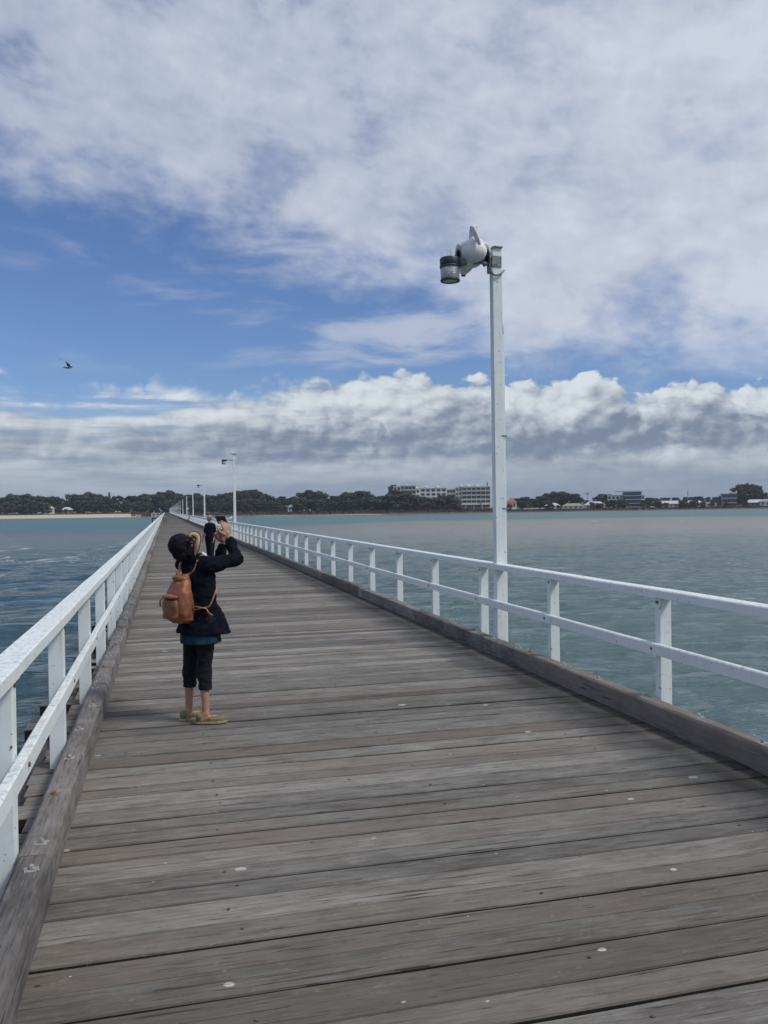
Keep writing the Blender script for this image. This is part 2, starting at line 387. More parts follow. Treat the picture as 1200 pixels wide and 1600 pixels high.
def build_sea():
    import numpy as np
    x0, x1, y0, y1, c = -80., 110., -10., 150., .42
    nx, ny = int((x1-x0)/c), int((y1-y0)/c)
    gx = np.linspace(x0, x1, nx+1); gy = np.linspace(y0, y1, ny+1)
    Xg, Yg = np.meshgrid(gx, gy, indexing='ij'); H = np.zeros_like(Xg); r_ = np.random.RandomState(4)
    for k in range(70):
        lam = 1.1*(8.5/1.1)**r_.rand(); th = r_.randn()*.55+math.pi/2+.2; kk = 2*math.pi/lam
        arg = kk*(Xg*math.cos(th)+Yg*math.sin(th))+r_.rand()*6.28
        H += (.0027*lam**.9)*(1.-2*np.abs(np.sin(arg/2))**1.2)
    big = np.sin(Xg*.06+1.3*np.sin(Yg*.045))*np.sin(Yg*.05+Xg*.02+2.); H *= 1+.35*big
    e = np.minimum(np.minimum(Xg-x0, x1-Xg), np.minimum(Yg-y0, y1-Yg)); H = (H-H.mean())*np.clip(e/18, 0, 1)
    co = np.stack([Xg, Yg, WATER+H], -1).reshape(-1, 3)
    idx = np.arange((nx+1)*(ny+1)).reshape(nx+1, ny+1)
    F = np.stack([idx[:-1, :-1], idx[1:, :-1], idx[1:, 1:], idx[:-1, 1:]], -1).reshape(-1, 4)
    B = 9000.; n0 = len(co)
    # ring of large faces round the rippled patch
    outer = np.array([(-B, -B), (x0, -B), (x1, -B), (B, -B), (-B, y0), (B, y0), (-B, y1), (B, y1), (-B, B), (x0, B), (x1, B), (B, B)])
    co = np.concatenate([co, np.c_[outer, np.full(len(outer), WATER)]])
    c00, c10, c01, c11 = idx[0, 0], idx[-1, 0], idx[0, -1], idx[-1, -1]; o = lambda k: n0+k
    bot = list(idx[:, 0]); topr = list(idx[:, -1]); lef = list(idx[0, :]); rig = list(idx[-1, :])
    faces = F.tolist()
    faces += [[o(0), o(1), c00, o(4)], [o(2), o(3), o(5), c10], [o(6), c01, o(9), o(8)], [c11, o(7), o(11), o(10)],
              [o(1), o(2)]+[int(v) for v in reversed(bot)], [int(v) for v in topr]+[o(10), o(9)],
              [o(4)]+[int(v) for v in lef]+[o(6)], [o(5), o(7)]+[int(v) for v in reversed(rig)]]
    me = bpy.data.meshes.new('sea_water'); me.from_pydata(co.tolist(), [], [[int(v) for v in f] for f in faces]); me.update()
    link('sea_water', me, mat_water(), None, True)['kind'] = 'structure'
build_sea()
# shoreline polyline: photograph x -> depth of the waterline (m)
SHORE = [(-900, 905), (-200, 890), (0, 885), (120, 875), (215, 862), (300, 850), (400, 800), (500, 765), (600, 748), (770, 745), (900, 760), (1050, 785), (1200, 800), (1400, 815), (2300, 850)]
def interp(tab, x):
    if x <= tab[0][0]: return tab[0][1]
    for (a, b), (c, d) in zip(tab, tab[1:]):
        if x <= c: return b+(d-b)*(x-a)/(c-a)
    return tab[-1][1]
def ground_at(px, z):
    "world point at photograph column px and depth z, on the land surface height"
    s0 = interp(SHORE, px); t = z-s0
    bch = min(1., max(0., (228-px)/20.)); hz = WATER + ((1.5+1.9*bch)*min(1, max(0, t)/22) + 1.4*min(1, max(0, t-22)/50) + .9*min(1, max(0, t-70)/200))
    return RT*((px-600)/FPX*z)+FW*z+Vector((0, 0, hz))
def mat_land():
    m, g, b = newmat('shore_ground'); geo = g.n.new('ShaderNodeNewGeometry'); p = geo.outputs['Position']
    Z = g.sep(p)[2]; n = g.noise(p, .06, 6, .65); n2 = g.noise(p, .5, 5, .6)
    grass = g.mix(g.step(n, .35, .65), (.045, .06, .03), (.10, .09, .055))
    sand = g.mix(n2, (.48, .38, .24), (.60, .49, .33))
    at = g.n.new('ShaderNodeAttribute'); at.attribute_name = 'tone'
    rock = g.mix(g.step(n2, .4, .65), (.06, .04, .038), (.15, .085, .07))
    low = g.mix(at.outputs['Fac'], rock, sand)
    c = g.mix(g.mul(g.step(g.add(Z, g.mul(n2, .5)), WATER+1.75, WATER+2.1), g.step(at.outputs['Fac'], .95, .9)), low, grass)
    g.put(b, 'Base Color', c); b.inputs['Roughness'].default_value = .9
    return m
def build_land():
    mb = MB(); cols = list(range(-900, 2301, 20)); ts = [-14, 0, 5, 11, 16, 22, 40, 72, 150, 270, 900, 5000]
    grid = []
    for px in cols:
        row = []
        for t in ts:
            z = interp(SHORE, px)+t+(noise.noise(Vector((px*.02, t*.1, 0)))*4 if -1 < t < 40 else 0)
            P = ground_at(px, z)
            if t < 0: P.z = WATER-1.2
            elif t == 0: P.z = WATER+.02
            row.append(P)
        grid.append(row)
    for i in range(len(cols)-1):
        px = cols[i]; tone = 1. if px < 220 else (.75 if 400 <= px < 600 else .0)
        for j in range(len(ts)-1):
            tt = tone
            if 400 <= px < 620 and ts[j] >= 5: tt = 0
            if ts[j] >= 22: tt = 0
            mb.poly([grid[i][j], grid[i+1][j], grid[i+1][j+1], grid[i][j+1]], tt)
    tag(mb.build('shore_land', mat_land()), kind='structure')
build_land()
# ------------------------------------------------------------------ pier
KL, KR = -.495, 3.50          # inner faces of the kerbs
KW, KH = .15, .17
PL = 845.0                    # far end of the pier
pier = empty('pier', (0, 0, 0), label='long weathered grey timber pier running out to the far wooded shore', cat='pier')
mb = MB(); y = -4.0; rnd = random.Random(3)
BOLTROWS = []
while y < PL:
    w = rnd.uniform(.155, .235)
    gap = rnd.choice([.006, .008, .011, .014, .020]) if y < 60 else .010
    xl = KL-KW-rnd.choice([.10, .16, .18, .2, .42]); xr = KR+KW+rnd.choice([.05, .08, .1])
    t = rnd.random(); dz = rnd.uniform(-.004, .002)
    if 1.6 < y < 8.5: BOLTROWS.append((y, w))
    if y < 16:
        n = 26; ph = rnd.random()*50; b = len(mb.v)
        for i in range(n+1):
            x = xl+(xr-xl)*i/n
            e0 = .005*noise.noise(Vector((x*1.3, ph, 0)))+.002*noise.noise(Vector((x*6, ph, 5)))
            e1 = .005*noise.noise(Vector((x*1.3, ph+9, 0)))+.002*noise.noise(Vector((x*6, ph+9, 5)))
            zz = dz+.004*noise.noise(Vector((x*.7, ph, 3)))
            mb.v += [(x, y+e0, zz-.09), (x, y+e0, zz-.006), (x, y+e0+.006, zz), (x, y+w-gap+e1-.006, zz), (x, y+w-gap+e1, zz-.006), (x, y+w-gap+e1, zz-.09)]
        for i in range(n):
            a = b+i*6
            for k in range(6):
                k2 = (k+1) % 6; mb.f.append((a+k, a+k2, a+6+k2, a+6+k)); mb.a.append(t)
        mb.f.append(tuple(b+k for k in range(6))); mb.a.append(t)
        e = b+n*6; mb.f.append(tuple(e+5-k for k in range(6))); mb.a.append(t)
    else:
        mb.box(xl, xr, y, y+w-gap, -.09+dz, dz, t)
    y += w
me = mb.mesh('deck')
bm = bmesh.new(); bm.from_mesh(me); bmesh.ops.recalc_face_normals(bm, faces=bm.faces[:]); bm.to_mesh(me); bm.free()
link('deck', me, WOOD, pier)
nb = 0
for (by, bw) in BOLTROWS:
    for bx in (KL+.75, (KL+KR)/2, KR-.7):
        for _ in (0,):
            if nb < 96 and rnd.random() < .55:
                MB().lathe([(.007, .0005), (.007, .0025), (.004, .0035)], 8, (bx+rnd.uniform(-.03, .03), by+bw*rnd.uniform(.25, .75), .003)).build('deck_bolt', RUST if rnd.random() < .4 else PILE, pier); nb += 1
# bearers, crossheads and piles
for x in (KL-.35, KL+.75, (KL+KR)/2, KR-.7, KR-.02):
    MB().box(x-.1, x+.1, -4, PL, -.42, -.095).build('bearer', PILE, pier)
cross = MB().box(KL-.75, KR+.35, -.14, .14, -.75, -.425).mesh('crosshead', .01)
pilem = {}
for i, x in enumerate((KL+.05, KR-.3)):
    m_ = MB().tube([(x-.1*(1-2*i), 0, WATER-1.5), (x, 0, -.72)], [.2, .17], 12).mesh('pile'); pilem[i] = m_
far = MB(); yy = 1.5; cnt = 0
while yy < PL:
    if cnt < 45:
        o = link('crosshead', cross, PILE, pier); o.location = (0, yy, 0)
        for i in (0, 1):
            o = link('pile', pilem[i], PILE, pier, True); o.location = (0, yy, 0)
    else:
        far.box(KL-.75, KR+.35, yy-.14, yy+.14, -.75, -.425)
        for i, x in enumerate((KL+.05, KR-.3)): far.tube([(x, yy, WATER-1.5), (x, yy, -.72)], .18, 6)
    yy += 6.3; cnt += 1
tag(far.build('pile', PILE, pier), kind='stuff')
# kerb beams with bolted washers
def kerb_side(x0, side, ystart):
    y = ystart; k = 0; farm = MB(); farw = MB(); rn = random.Random(side+9)
    while y < PL:
        L = 3.78; t = rn.random(); jx = rn.uniform(-.012, .012); H = KH+rn.uniform(-.006, .006)
        if k < 50:
            mb = MB(); n = 14; b = 0
            kw_ = .134 if side > 0 else .15; sec = [(0, .0), (0, .13), (.008, .158), (.024, 1.), (kw_-.024, 1.), (kw_-.008, .158), (kw_, .135), (kw_, 0)]
            for i in range(n+1):
                yy = (L-.012)*i/n; ph = k*7.1+side*30
                for q, (sx, sz) in enumerate(sec):
                    zz = H if sz == 1. else sz
                    wv = .006*noise.noise(Vector((yy*1.1, ph, q*1.7)))+.003*noise.noise(Vector((yy*7, ph, q*2.3)))
                    ex = sx if side > 0 else KW-sx
                    mb.v.append((x0+ex+jx+wv*(1 if 0 < q < 7 else 0), yy, .001 if sz == 0 else zz+wv))
            m = len(sec)
            for i in range(n):
                for q in range(m):
                    q2 = (q+1) % m; mb.f.append((i*m+q, i*m+q2, (i+1)*m+q2, (i+1)*m+q)); mb.a.append(t)
            mb.f.append(tuple(range(m))); mb.a.append(t); mb.f.append(tuple(n*m+m-1-q for q in range(m))); mb.a.append(t)
            me = mb.mesh('kerb_beam')
            bm = bmesh.new(); bm.from_mesh(me); bmesh.ops.recalc_face_normals(bm, faces=bm.faces[:]); bm.to_mesh(me); bm.free()
            beam = link('kerb_beam', me, KERB, pier, True); beam.location = (0, y, 0)
            me.set_sharp_from_angle(angle=R(35))
            cx = x0+(.067 if side > 0 else .075)+jx
            for dy in (.14, .82, 1.5, 2.2, 2.9, 3.62):
                yy = y+dy+rn.uniform(-.03, .03)
                ang = rn.uniform(-.25, .25)
                if k < 9:
                    M = Matrix.Translation((cx+rn.uniform(-.02, .02), dy, H-.004)) @ Matrix.Rotation(ang, 4, 'Z')
                    w = MB().box(-.03, .03, -.026, .026, 0, .007, M=M).build('washer', RUST if (side > 0 and k == 1) or rn.random() < .12 else GALV, beam, bevel=.002)
                    nb = MB().lathe([(.012, .0092), (.012, .022), (.008, .026)], 6, tuple(M.translation)).build('washer', GALV, None)
                    me2 = nb.data; bpy.data.objects.remove(nb)
                    bm = bmesh.new(); bm.from_mesh(w.data); bm.from_mesh(me2); bm.to_mesh(w.data); bm.free()
                elif k < 30:
                    farw.box(cx-.035, cx+.035, yy-.03, yy+.03, H-.004, H+.008)
        else:
            farm.box(x0+jx, x0+KW+jx, y, y+L-.012, .001, KH, t)
        y += L; k += 1
    tag(farm.build('kerb_beam', KERB, pier), kind='stuff')
    tag(farw.build('washer', GALV, pier), kind='stuff')
kerb_side(KL-KW, -1, -3.62)
kerb_side(KR, 1, -3.2)
# ------------------------------------------------------------------ railings
SP = 1.90
def railing(sidesign, xin, y0, label, gaps=()):
    root = empty('railing', (xin, 0, 0), label=label, cat='railing', group='white railings along the pier')
    s = sidesign; w = .095
    post = MB().box(min(0, s*w), max(0, s*w), -.05 if s < 0 else -.036, .05 if s < 0 else .036, -.60, .935).mesh('post', .004)
    n = 0; y = y0; farp = MB()
    while y < PL:
        if n < 98:
            o = link('post', post, PAINT, root); o.location = (random.uniform(-.003, .003), y, 0); o.rotation_euler = (random.uniform(-.004, .004), random.uniform(-.004, .004), random.uniform(-.02, .02))
        else: farp.box(min(0, s*w), max(0, s*w), y-.05, y+.05, -.3, .935)
        if n < 14:
            bx = -s*.008
            for zz in (.55, .90): MB().tube([(bx if zz > .6 else -s*.060, y, zz), (bx+s*.012 if zz > .6 else -s*.0515, y, zz)], .011, 8).build('bolt', RUST, root)
        n += 1; y += SP
    tag(farp.build('post', PAINT, root), kind='stuff')
    # top rail and mid rail in lengths of two bays
    a0, a1 = sorted((-s*.022, s*(w+.012)))
    b0, b1 = sorted((-s*.052, -s*.002))
    y = y0-SP/2*0; k = 0; farc = MB(); farm_ = MB(); y = y0
    def bar(x0, x1, L, z0, z1, seed):
        mb = MB(); n = 12
        for i in range(n+1):
            yy = (L-.006)*i/n
            e = .004*noise.noise(Vector((yy*.9, seed, 1))); e2 = .004*noise.noise(Vector((yy*.9, seed, 4)))
            for (a, b) in ((x0, z0), (x0, z1-.008), (x0+.008, z1), (x1-.008, z1), (x1, z1-.008), (x1, z0)):
                mb.v.append((a+e, yy, b+e2))
        for i in range(n):
            for q in range(6):
                q2 = (q+1) % 6; mb.f.append((i*6+q, i*6+q2, i*6+6+q2, i*6+6+q)); mb.a.append(.5)
        mb.f.append(tuple(range(6))); mb.a.append(.5); mb.f.append(tuple(n*6+5-q for q in range(6))); mb.a.append(.5)
        me = mb.mesh('rail'); bm = bmesh.new(); bm.from_mesh(me); bmesh.ops.recalc_face_normals(bm, faces=bm.faces[:]); bm.to_mesh(me); bm.free()
        return me
    while y < PL:
        if k < 48:
            o = link('top_rail', bar(a0, a1, SP*2, .937, 1.0, k+s*50), PAINT, root); o.location = (0, y, 0)
            o = link('mid_rail', bar(b0, b1, SP*2, .505, .59, k+s*50+.5), PAINT, root); o.location = (0, y, 0)
        else:
            farc.box(a0, a1, y, y+2*SP-.006, .937, 1.0); farm_.box(b0, b1, y, y+2*SP-.006, .505, .59)
        y += 2*SP; k += 1
    tag(farc.build('top_rail', PAINT, root), kind='stuff'); tag(farm_.build('mid_rail', PAINT, root), kind='stuff')
    return root
railing(1, 3.640, 5.80-SP*5, 'white timber railing on the side of the pier where the lamp posts stand')
railing(-1, KL-KW-.004, 4.00-SP*4, 'white timber railing nearest the woman with the tan backpack, without lamp posts')
# side landing far along the left railing
lan = empty('landing', (KL-.9, 236, 0), label='small white railed landing jutting out beyond the far left railing', cat='landing')
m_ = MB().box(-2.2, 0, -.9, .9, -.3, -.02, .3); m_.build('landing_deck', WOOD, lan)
for x in (-2.15, -1.1, -.05):
    for yv in (-.85, .85): MB().box(x-.05, x+.05, yv-.05, yv+.05, -.019, 1.05).build('post', PAINT, lan)
for yv in (-.85, .85):
    for z0 in (.5, 1.052): MB().box(-2.25, .05, yv-.06, yv+.06, z0, z0+.12).build('rail', PAINT, lan)
for x in (-2.0, -.3): MB().box(x-.15, x+.15, -.15, .15, WATER-1, -.302).build('pile', PILE, lan)
# ------------------------------------------------------------------ lamp posts
LX = 3.645
def lamp_post(x, y, label, full=True, lantern=True, h=4.62):
    r = empty('lamp_post', (x, y, 0), label=label, cat='lamp post', group='white lamp posts along the pier')
    MB().box(0, .112, -.052, .052, -.7, h).build('post', PAINT, r, bevel=.004)
    MB().box(.1135, .136, -.035, .025, -.5, h-1.0).build('conduit_cover', PAINT, r, bevel=.003)
    if full:
        m = MB()
        for z in (.93, 1.62, 2.45): m.box(.08, .142, -.0555, -.0525, z, z+.016); m.box(.1365, .143, -.0555, .03, z, z+.016)
        m.build('conduit_clip', GREYMET, r)
        MB().tube([(.125, -.01, h-1.0), (.125, -.01, h-.9), (.116, -.01, h-.84)], [.012, .009, .004], 8).build('cable', DKMET, r, True)
    if lantern:
        az = h-.195
        a = empty('lantern_arm', (0, 0, 0)); bpy.data.objects.remove(a)
        arm = MB().tube([(-.004, 0, az-.01), (-.12, 0, az+.01), (-.28, 0, az+.005), (-.385, 0, az-.005)], [.022, .022, .03, .05], 12).build('arm', GREYMET, r, True)
        if full:
            MB().box(-.01, .105, -.064, -.0525, h-.24, h-.115).build('bracket_plate', GREYMET, r, bevel=.003)
            b_ = MB()
            for dx, dz in ((.03, -.225), (.055, -.225), (.10, -.15), (.1, -.2)): b_.lathe([(.006, 0), (.006, .004)], 8, (0, 0, 0)) if 0 else b_.box(dx-.015, dx-.005, -.068, -.0645, h+dz, h+dz+.01)
            b_.build('bolt', DKMET, r)
            MB().box(-.035, -.002, -.045, .045, h-.30, h-.10).build('clamp', GREYMET, r, bevel=.004)
            MB().tube([(-.02, -.068, h-.255), (-.02, -.068, h-.30), (.0, -.073, h-.335), (.03, -.075, h-.345), (.08, -.08, h-.33), (.13, -.08, h-.28)], .011, 10).build('hook', GREYMET, r, True)
            MB().tube([(-.02, -.066, h-.05), (-.005, -.066, h-.02), (.03, -.066, h-.012), (.115, -.066, h-.018)], .011, 10).build('hook', GREYMET, r, True)
        cx = -.495
        l = MB().lathe([(.045, -.05), (.105, -.052), (.112, -.04), (.115, .02), (.106, .035), (.03, .045)], 32, (cx, 0, az)).build('lantern_cap', DKMET, r, True)
        l.data.set_sharp_from_angle(angle=R(40))
        MB().lathe([(.117, -.072), (.117, -.053)], 32, (cx, 0, az)).build('lantern_ring', DKMET, r, True)
        MB().lathe([(.05, -.225), (.088, -.225), (.104, -.205), (.110, -.0722), (.07, -.0722)], 32, (cx, 0, az)).build('diffuser', DIFF, r, True)
        MB().lathe([(.09, -.2275), (.109, -.2275), (.112, -.212), (.107, -.204)], 32, (cx, 0, az), cap=False).build('lantern_rim', DKMET, r, True)
        if full:
            sp = MB(); rn = random.Random(2)
            for i in range(16):
                q = rn.uniform(0, 6.28); rr = rn.uniform(.01, .09); p0 = Vector((cx+rr*math.cos(q), rr*math.sin(q), az+.045))
                sp.tube([p0, p0+Vector((rn.uniform(-.03, .03), rn.uniform(-.03, .03), rn.uniform(.05, .085)))], .0012, 5)
            sp.build('bird_spikes', GREYMET, l)
    return r
def mat_diff():
    m, g, b = newmat('lantern_diffuser'); tc = g.n.new('ShaderNodeTexCoord'); z = g.sep(tc.outputs['Object'])[2]
    n = g.noise(tc.outputs['Object'], 14, 5, .6)
    c = g.mix(g.step(n, .35, .65), (.38, .40, .40), (.50, .52, .51))
    g.put(b, 'Base Color', c); b.inputs['Roughness'].default_value = .25; b.inputs['Transmission Weight'].default_value = .25
    wv = g.n.new('ShaderNodeTexWave'); wv.bands_direction = 'Z'; g.put(wv, 'Vector', tc.outputs['Object']); wv.inputs['Scale'].default_value = 16
    bp = g.n.new('ShaderNodeBump'); bp.inputs['Strength'].default_value = .3; bp.inputs['Distance'].default_value = .01
    g.put(bp, 'Height', wv.outputs['Fac']); g.l.new(bp.outputs[0], b.inputs['Normal'])
    return m
DIFF = mat_diff()
lamp_post(LX, 9.12, 'tall white square lamp post with a pelican sitting on its lantern arm')
lamp_post(LX, 47.6, 'second nearest white lamp post, with a gull standing on top', full=False)
lamp_post(LX, 85, 'third nearest white lamp post, its small lantern against the far trees', full=False, h=4.35)
ys = [120.5, 156, 192, 228, 264, 300, 337, 374, 411, 448, 485, 522, 559, 596, 633, 670, 707, 744, 781]
for i, yv in enumerate(ys):
    lamp_post(LX, yv, ('fourth nearest white lamp post, a bare pole just right of the shrinking row' if i == 0 else
              'fifth nearest white lamp post, a bare pole left of the fourth' if i == 1 else
              'thin white pole in the far converging row of lamp posts along the pier'), full=False, lantern=False, h=4.3)
# ------------------------------------------------------------------ benches far along the pier
def bench(x, y, face, label):
    r = empty('bench', (x, y, 0), R(90)*face, label=label, cat='bench', group='dark benches on the pier')
    MB().box(-.8, .8, -.22, .22, .42, .47).build('seat', BENCH, r)
    MB().box(-.8, .8, .2, .24, .55, .9, M=Matrix.Rotation(R(-8), 4, 'X')).build('backrest', BENCH, r)
    for sx in (-.7, .7):
        MB().box(sx-.03, sx+.03, -.2, -.14, 0, .419).build('leg', BENCH, r); MB().box(sx-.03, sx+.03, .14, .2, 0, .419).build('leg', BENCH, r)
        MB().box(sx-.03, sx+.03, .241, .28, .3, .9).build('bracket', BENCH, r)
BENCH = simple('bench_timber', (.05, .04, .035), .7)
bench(KR-.55, 124, -1, 'dark bench with a backrest beside the right railing far along the pier')
bench(KL+.45, 119, 1, 'dark bench beside the left railing far along the pier')
# ------------------------------------------------------------------ the woman photographing (frame turned to the view: x right, y away)
WP = Vector((.235, 6.80, 0))
def figure_empty(name, loc, **k): return empty(name, loc, -YAW, **k)
def hand(bm, wrist, d, nrm, thumb_side, spread=1., curl=(.3, .5, .5), L=.17):
    "palm + five bent tapered fingers; d along the hand, nrm out of the back of the hand"
    wrist = Vector(wrist); d = Vector(d).normalized(); nrm = Vector(nrm); nrm = (nrm-d*nrm.dot(d)).normalized(); s = d.cross(nrm)*thumb_side
    R3 = Matrix((s, d, nrm)).transposed()
    blob(bm, wrist+d*.048, (.038, .052, .014), R3)
    limb(bm, [wrist, wrist+d*.03], [.023, .024])
    for i, (off, ln) in enumerate(((.028, .85), (.010, .98), (-.009, .92), (-.027, .72))):
        p = wrist+d*(.086-.004*abs(i-1))+s*off; dd = (d+s*off*2.2*spread).normalized(); pts = [p-dd*.02, p]; ln *= L*.48
        for seg, c in zip((.45, .31, .24), curl):
            q = Matrix.Rotation(c*(1+.08*i), 3, s) if True else None
            dd = (q @ dd) if (q @ dd).dot(nrm) < dd.dot(nrm)+1e-6 else (q.transposed() @ dd)
            pts.append(pts[-1]+dd*ln*seg)
        limb(bm, pts, [.0095, .0092, .0082, .0075, .0065])
    p = wrist+d*.022+s*.026; q = p+(s*.7+d*.7-nrm*.25).normalized()*.04; r = q+(s*.25+d*.9-nrm*.45).normalized()*.032
    limb(bm, [p, q, r, r+(d*.9-nrm*.5).normalized()*.018], [.014, .0115, .010, .008])
def woman():
    root = figure_empty('person', WP, label='woman in black with a straw sun visor lifting a phone in both hands', cat='person')
    Fd = Vector((.70, .714, 0)); Ld = Vector((.714, -.70, 0)); up = Vector((0, 0, 1))
    pel = Vector((.012, 0, .80)); neck = Vector((-.025, -.01, 1.285))
    shR = Vector((.105, -.115, 1.235)); shL = Vector((-.135, .115, 1.235))
    elR = Vector((.305, .06, 1.262)); elL = Vector((.09, .30, 1.20))
    wrR = Vector((.208, .215, 1.425)); wrL = Vector((.150, .325, 1.385))
    ankR = Vector((.062, -.06, .085)); ankL = Vector((-.095, .06, .085))
    knR = Vector((.055, -.035, .44)); knL = Vector((-.082, .075, .44))
    hpR = pel+Ld*.09; hpL = pel-Ld*.09
    C = Vector((-.098, -.05, 1.385)); f = Vector((.55, .42, .72)).normalized(); u = (Vector((-.60, -.44, .67))); u = (u-f*u.dot(f)).normalized(); r = f.cross(u)
    H3 = Matrix((r, f, u)).transposed()
    bm = bmesh.new()
    # torso, neck
    ringloft(bm, [[c+Ld*(a*math.cos(q))+Fd*(b*math.sin(q)) for q in [2*math.pi*k/32 for k in range(32)]] for c, a, b in (
        (pel+up*-.06, .10, .08), (pel, .155, .11), (pel+up*.12, .135, .095), (pel+up*.22, .13, .09), (Vector((0, -.005, 1.12)), .145, .1), (Vector((-.01, -.005, 1.20)), .15, .085), (neck+up*-.03, .08, .06), (neck, .05, .05))])
    limb(bm, [neck+up*-.04, neck+Vector((-.02, -.015, .03)), C-u*.04], [.055, .05, .05])
    blob(bm, C-f*.006, (.068, .082, .088), H3)
    blob(bm, C+f*.035-u*.055, (.056, .055, .055), H3); blob(bm, C+f*.055-u*.098, (.028, .028, .020), H3)
    limb(bm, [C+f*.09+u*.005, C+f*.108-u*.028, C+f*.09-u*.036], [.009, .012, .010])
    blob(bm, C+f*.086-u*.062, (.024, .012, .006), H3); blob(bm, C+f*.084-u*.072, (.020, .012, .007), H3)
    for s in (1, -1):
        blob(bm, C+r*s*.074-f*.008-u*.015, (.010, .017, .028), H3); blob(bm, C+r*s*.036+f*.078-u*.02, (.02, .014, .016), H3)
    # arms and hands
    for sh, el, wr in ((shR, elR, wrR), (shL, elL, wrL)): limb(bm, [sh, el, wr], [.048, .036, .023])
    for s, wr in ((1, wrR), (-1, wrL)): pass
    hand(bm, wrR+Vector((-.003, 0, .012)), (-.20, .02, 1.0), (.55, -.75, .25), -1, curl=(.25, .45, .5), L=.165)
    hand(bm, wrL, (-.08, -.22, 1.0), (-.05, .8, .2), 1, curl=(.4, .6, .6), L=.16)
    # legs and feet
    for hp, kn, an, fd in ((hpR, knR, ankR, Vector((.93, .15, 0))), (hpL, knL, ankL, Vector((.75, .62, 0)))):
        fd.normalize(); calf = kn.lerp(an, .32)-fd*.008
        limb(bm, [hp, hp.lerp(kn, .5), kn, calf, kn.lerp(an, .75), an], [.080, .060, .045, .038, .031, .028])
        limb(bm, [an, an+fd*-.035+up*-.045, an+fd*.07+up*-.048, an+fd*.14+up*-.062], [.031, .030, .030, .018])
    fuse('body', bm, SKIN, root, .0045, 2)
    # hair: one rounded dark bob
    bm = bmesh.new(); blob(bm, C-f*.016+u*.016, (.094, .092, .095), H3); blob(bm, C-f*.058-u*.030, (.082, .062, .072), H3)
    for s in (1, -1): blob(bm, C+r*s*.060-f*.02-u*.03, (.030, .048, .062), H3)
    fuse('hair', bm, HAIR, root, .005, 3, .006, 30)
    # visor: straw ring brim, dark edge, black band and bow
    un = Vector((-.64, -.72, .27)).normalized(); a = Vector((.25, .30, .92)); a = (a-un*a.dot(un)).normalized(); b = un.cross(a)
    c0 = C+Vector((.060, .022, .0)); mb = MB(); n = 48
    for k in range(n):
        q = 2*math.pi*k/n
        for rr, hh in ((.036, .006), (.085, .002), (.108, -.003), (.108, -.007), (.046, .001)):
            mb.v.append(tuple(c0+(a*math.cos(q)+b*math.sin(q))*rr+un*(hh+.006*math.sin(3*q))))
    for k in range(n):
        for i in range(5):
            j = (i+1) % 5; k2 = (k+1) % n; mb.f.append((k*5+i, k*5+j, k2*5+j, k2*5+i)); mb.a.append(.5)
    vis = mb.build('visor', STRAW, root, True)
    MB().tube([c0+(a*math.cos(2*math.pi*k/n)+b*math.sin(2*math.pi*k/n))*.109+un*(-.005+.006*math.sin(6*math.pi*k/n)) for k in range(n+1)], .0032, 6).build('visor_edge', BLACKTRIM, vis, True)
    MB().tube([c0+(a*math.cos(2*math.pi*k/n)+b*math.sin(2*math.pi*k/n))*.050+un*.008 for k in range(n+1)], .006, 6).build('visor_band', BLACKTRIM, vis, True)
    bp = C+Vector((.068, -.075, .035)); bm = bmesh.new()
    limb(bm, [bp, bp+Vector((.020, -.004, .022))], [.007, .013]); limb(bm, [bp, bp+Vector((.018, -.004, -.016))], [.007, .011]); limb(bm, [bp, bp+Vector((-.024, 0, .004))], [.007, .011])
    fuse('bow', bm, BLACKTRIM, vis, .003, 1)
    # sunglasses
    mb = MB()
    for s in (1, -1):
        mb.tube([C+r*s*.036+f*.094-u*.012, C+r*s*.036+f*.100-u*.012], [.024, .024], 16)
        mb.tube([C+r*s*.060+f*.092-u*.008, C+r*s*.080+f*.03-u*.006, C+r*s*.079-f*.01-u*.01], .003, 6)
    mb.build('sunglasses', GLASSBLK, root)
    # leggings, cropped below the knee
    bm = bmesh.new()
    for hp, kn, an, fd in ((hpR, knR, ankR, Vector((.93, .15, 0))), (hpL, knL, ankL, Vector((.75, .62, 0)))):
        hem = kn.lerp(an, .50); limb(bm, [hp+up*.02, hp.lerp(kn, .5), kn+up*.02, kn.lerp(an, .22)-fd*.012], [.090, .070, .057, .053])
        d = (hem-kn); M = Matrix.Translation((kn+up*.02+hem)/2) @ (hem-kn-up*.02).to_track_quat('Z', 'Y').to_matrix().to_4x4()
        bmesh.ops.create_cone(bm, cap_ends=True, segments=24, radius1=.055, radius2=.051, depth=(hem-kn-up*.02).length, matrix=M)
    fuse('leggings', bm, LEGCLOTH, root, .0055, 2, .004, 22, (1, 1, 1.8))
    # tunic hem
    bm = bmesh.new()
    def ring(c, a_, b_, wob=0, z=0, push=None):
        out = []
        for k in range(48):
            q = 2*math.pi*k/48; p = Vector(c)+Ld*(a_*math.cos(q))+Fd*(b_*math.sin(q)); w = 1+wob*math.sin(q*7+z)
            p = Vector(c)+(p-Vector(c))*w
            if push: p = push(p, q)
            out.append(p)
        return out
    ringloft(bm, [ring((.015, 0, .625), .178, .150, .035, 1), ring((.013, 0, .70), .170, .142, .025, 1), ring((.012, 0, .80), .155, .125), ring((.012, 0, .95), .13, .1)], 48)
    fuse('tunic', bm, TEAL, root, .006, 1, .004, 25, (1, 1, .4))
    # jacket with sleeves
    bm = bmesh.new()
    def flare(am):
        def fn(p, q):
            w = max(0, math.cos(q-1.05))**3
            return p+Vector((.075, .03, -.0))*w*am+up*(-.015*w*am+.0*math.sin(q))
        return fn
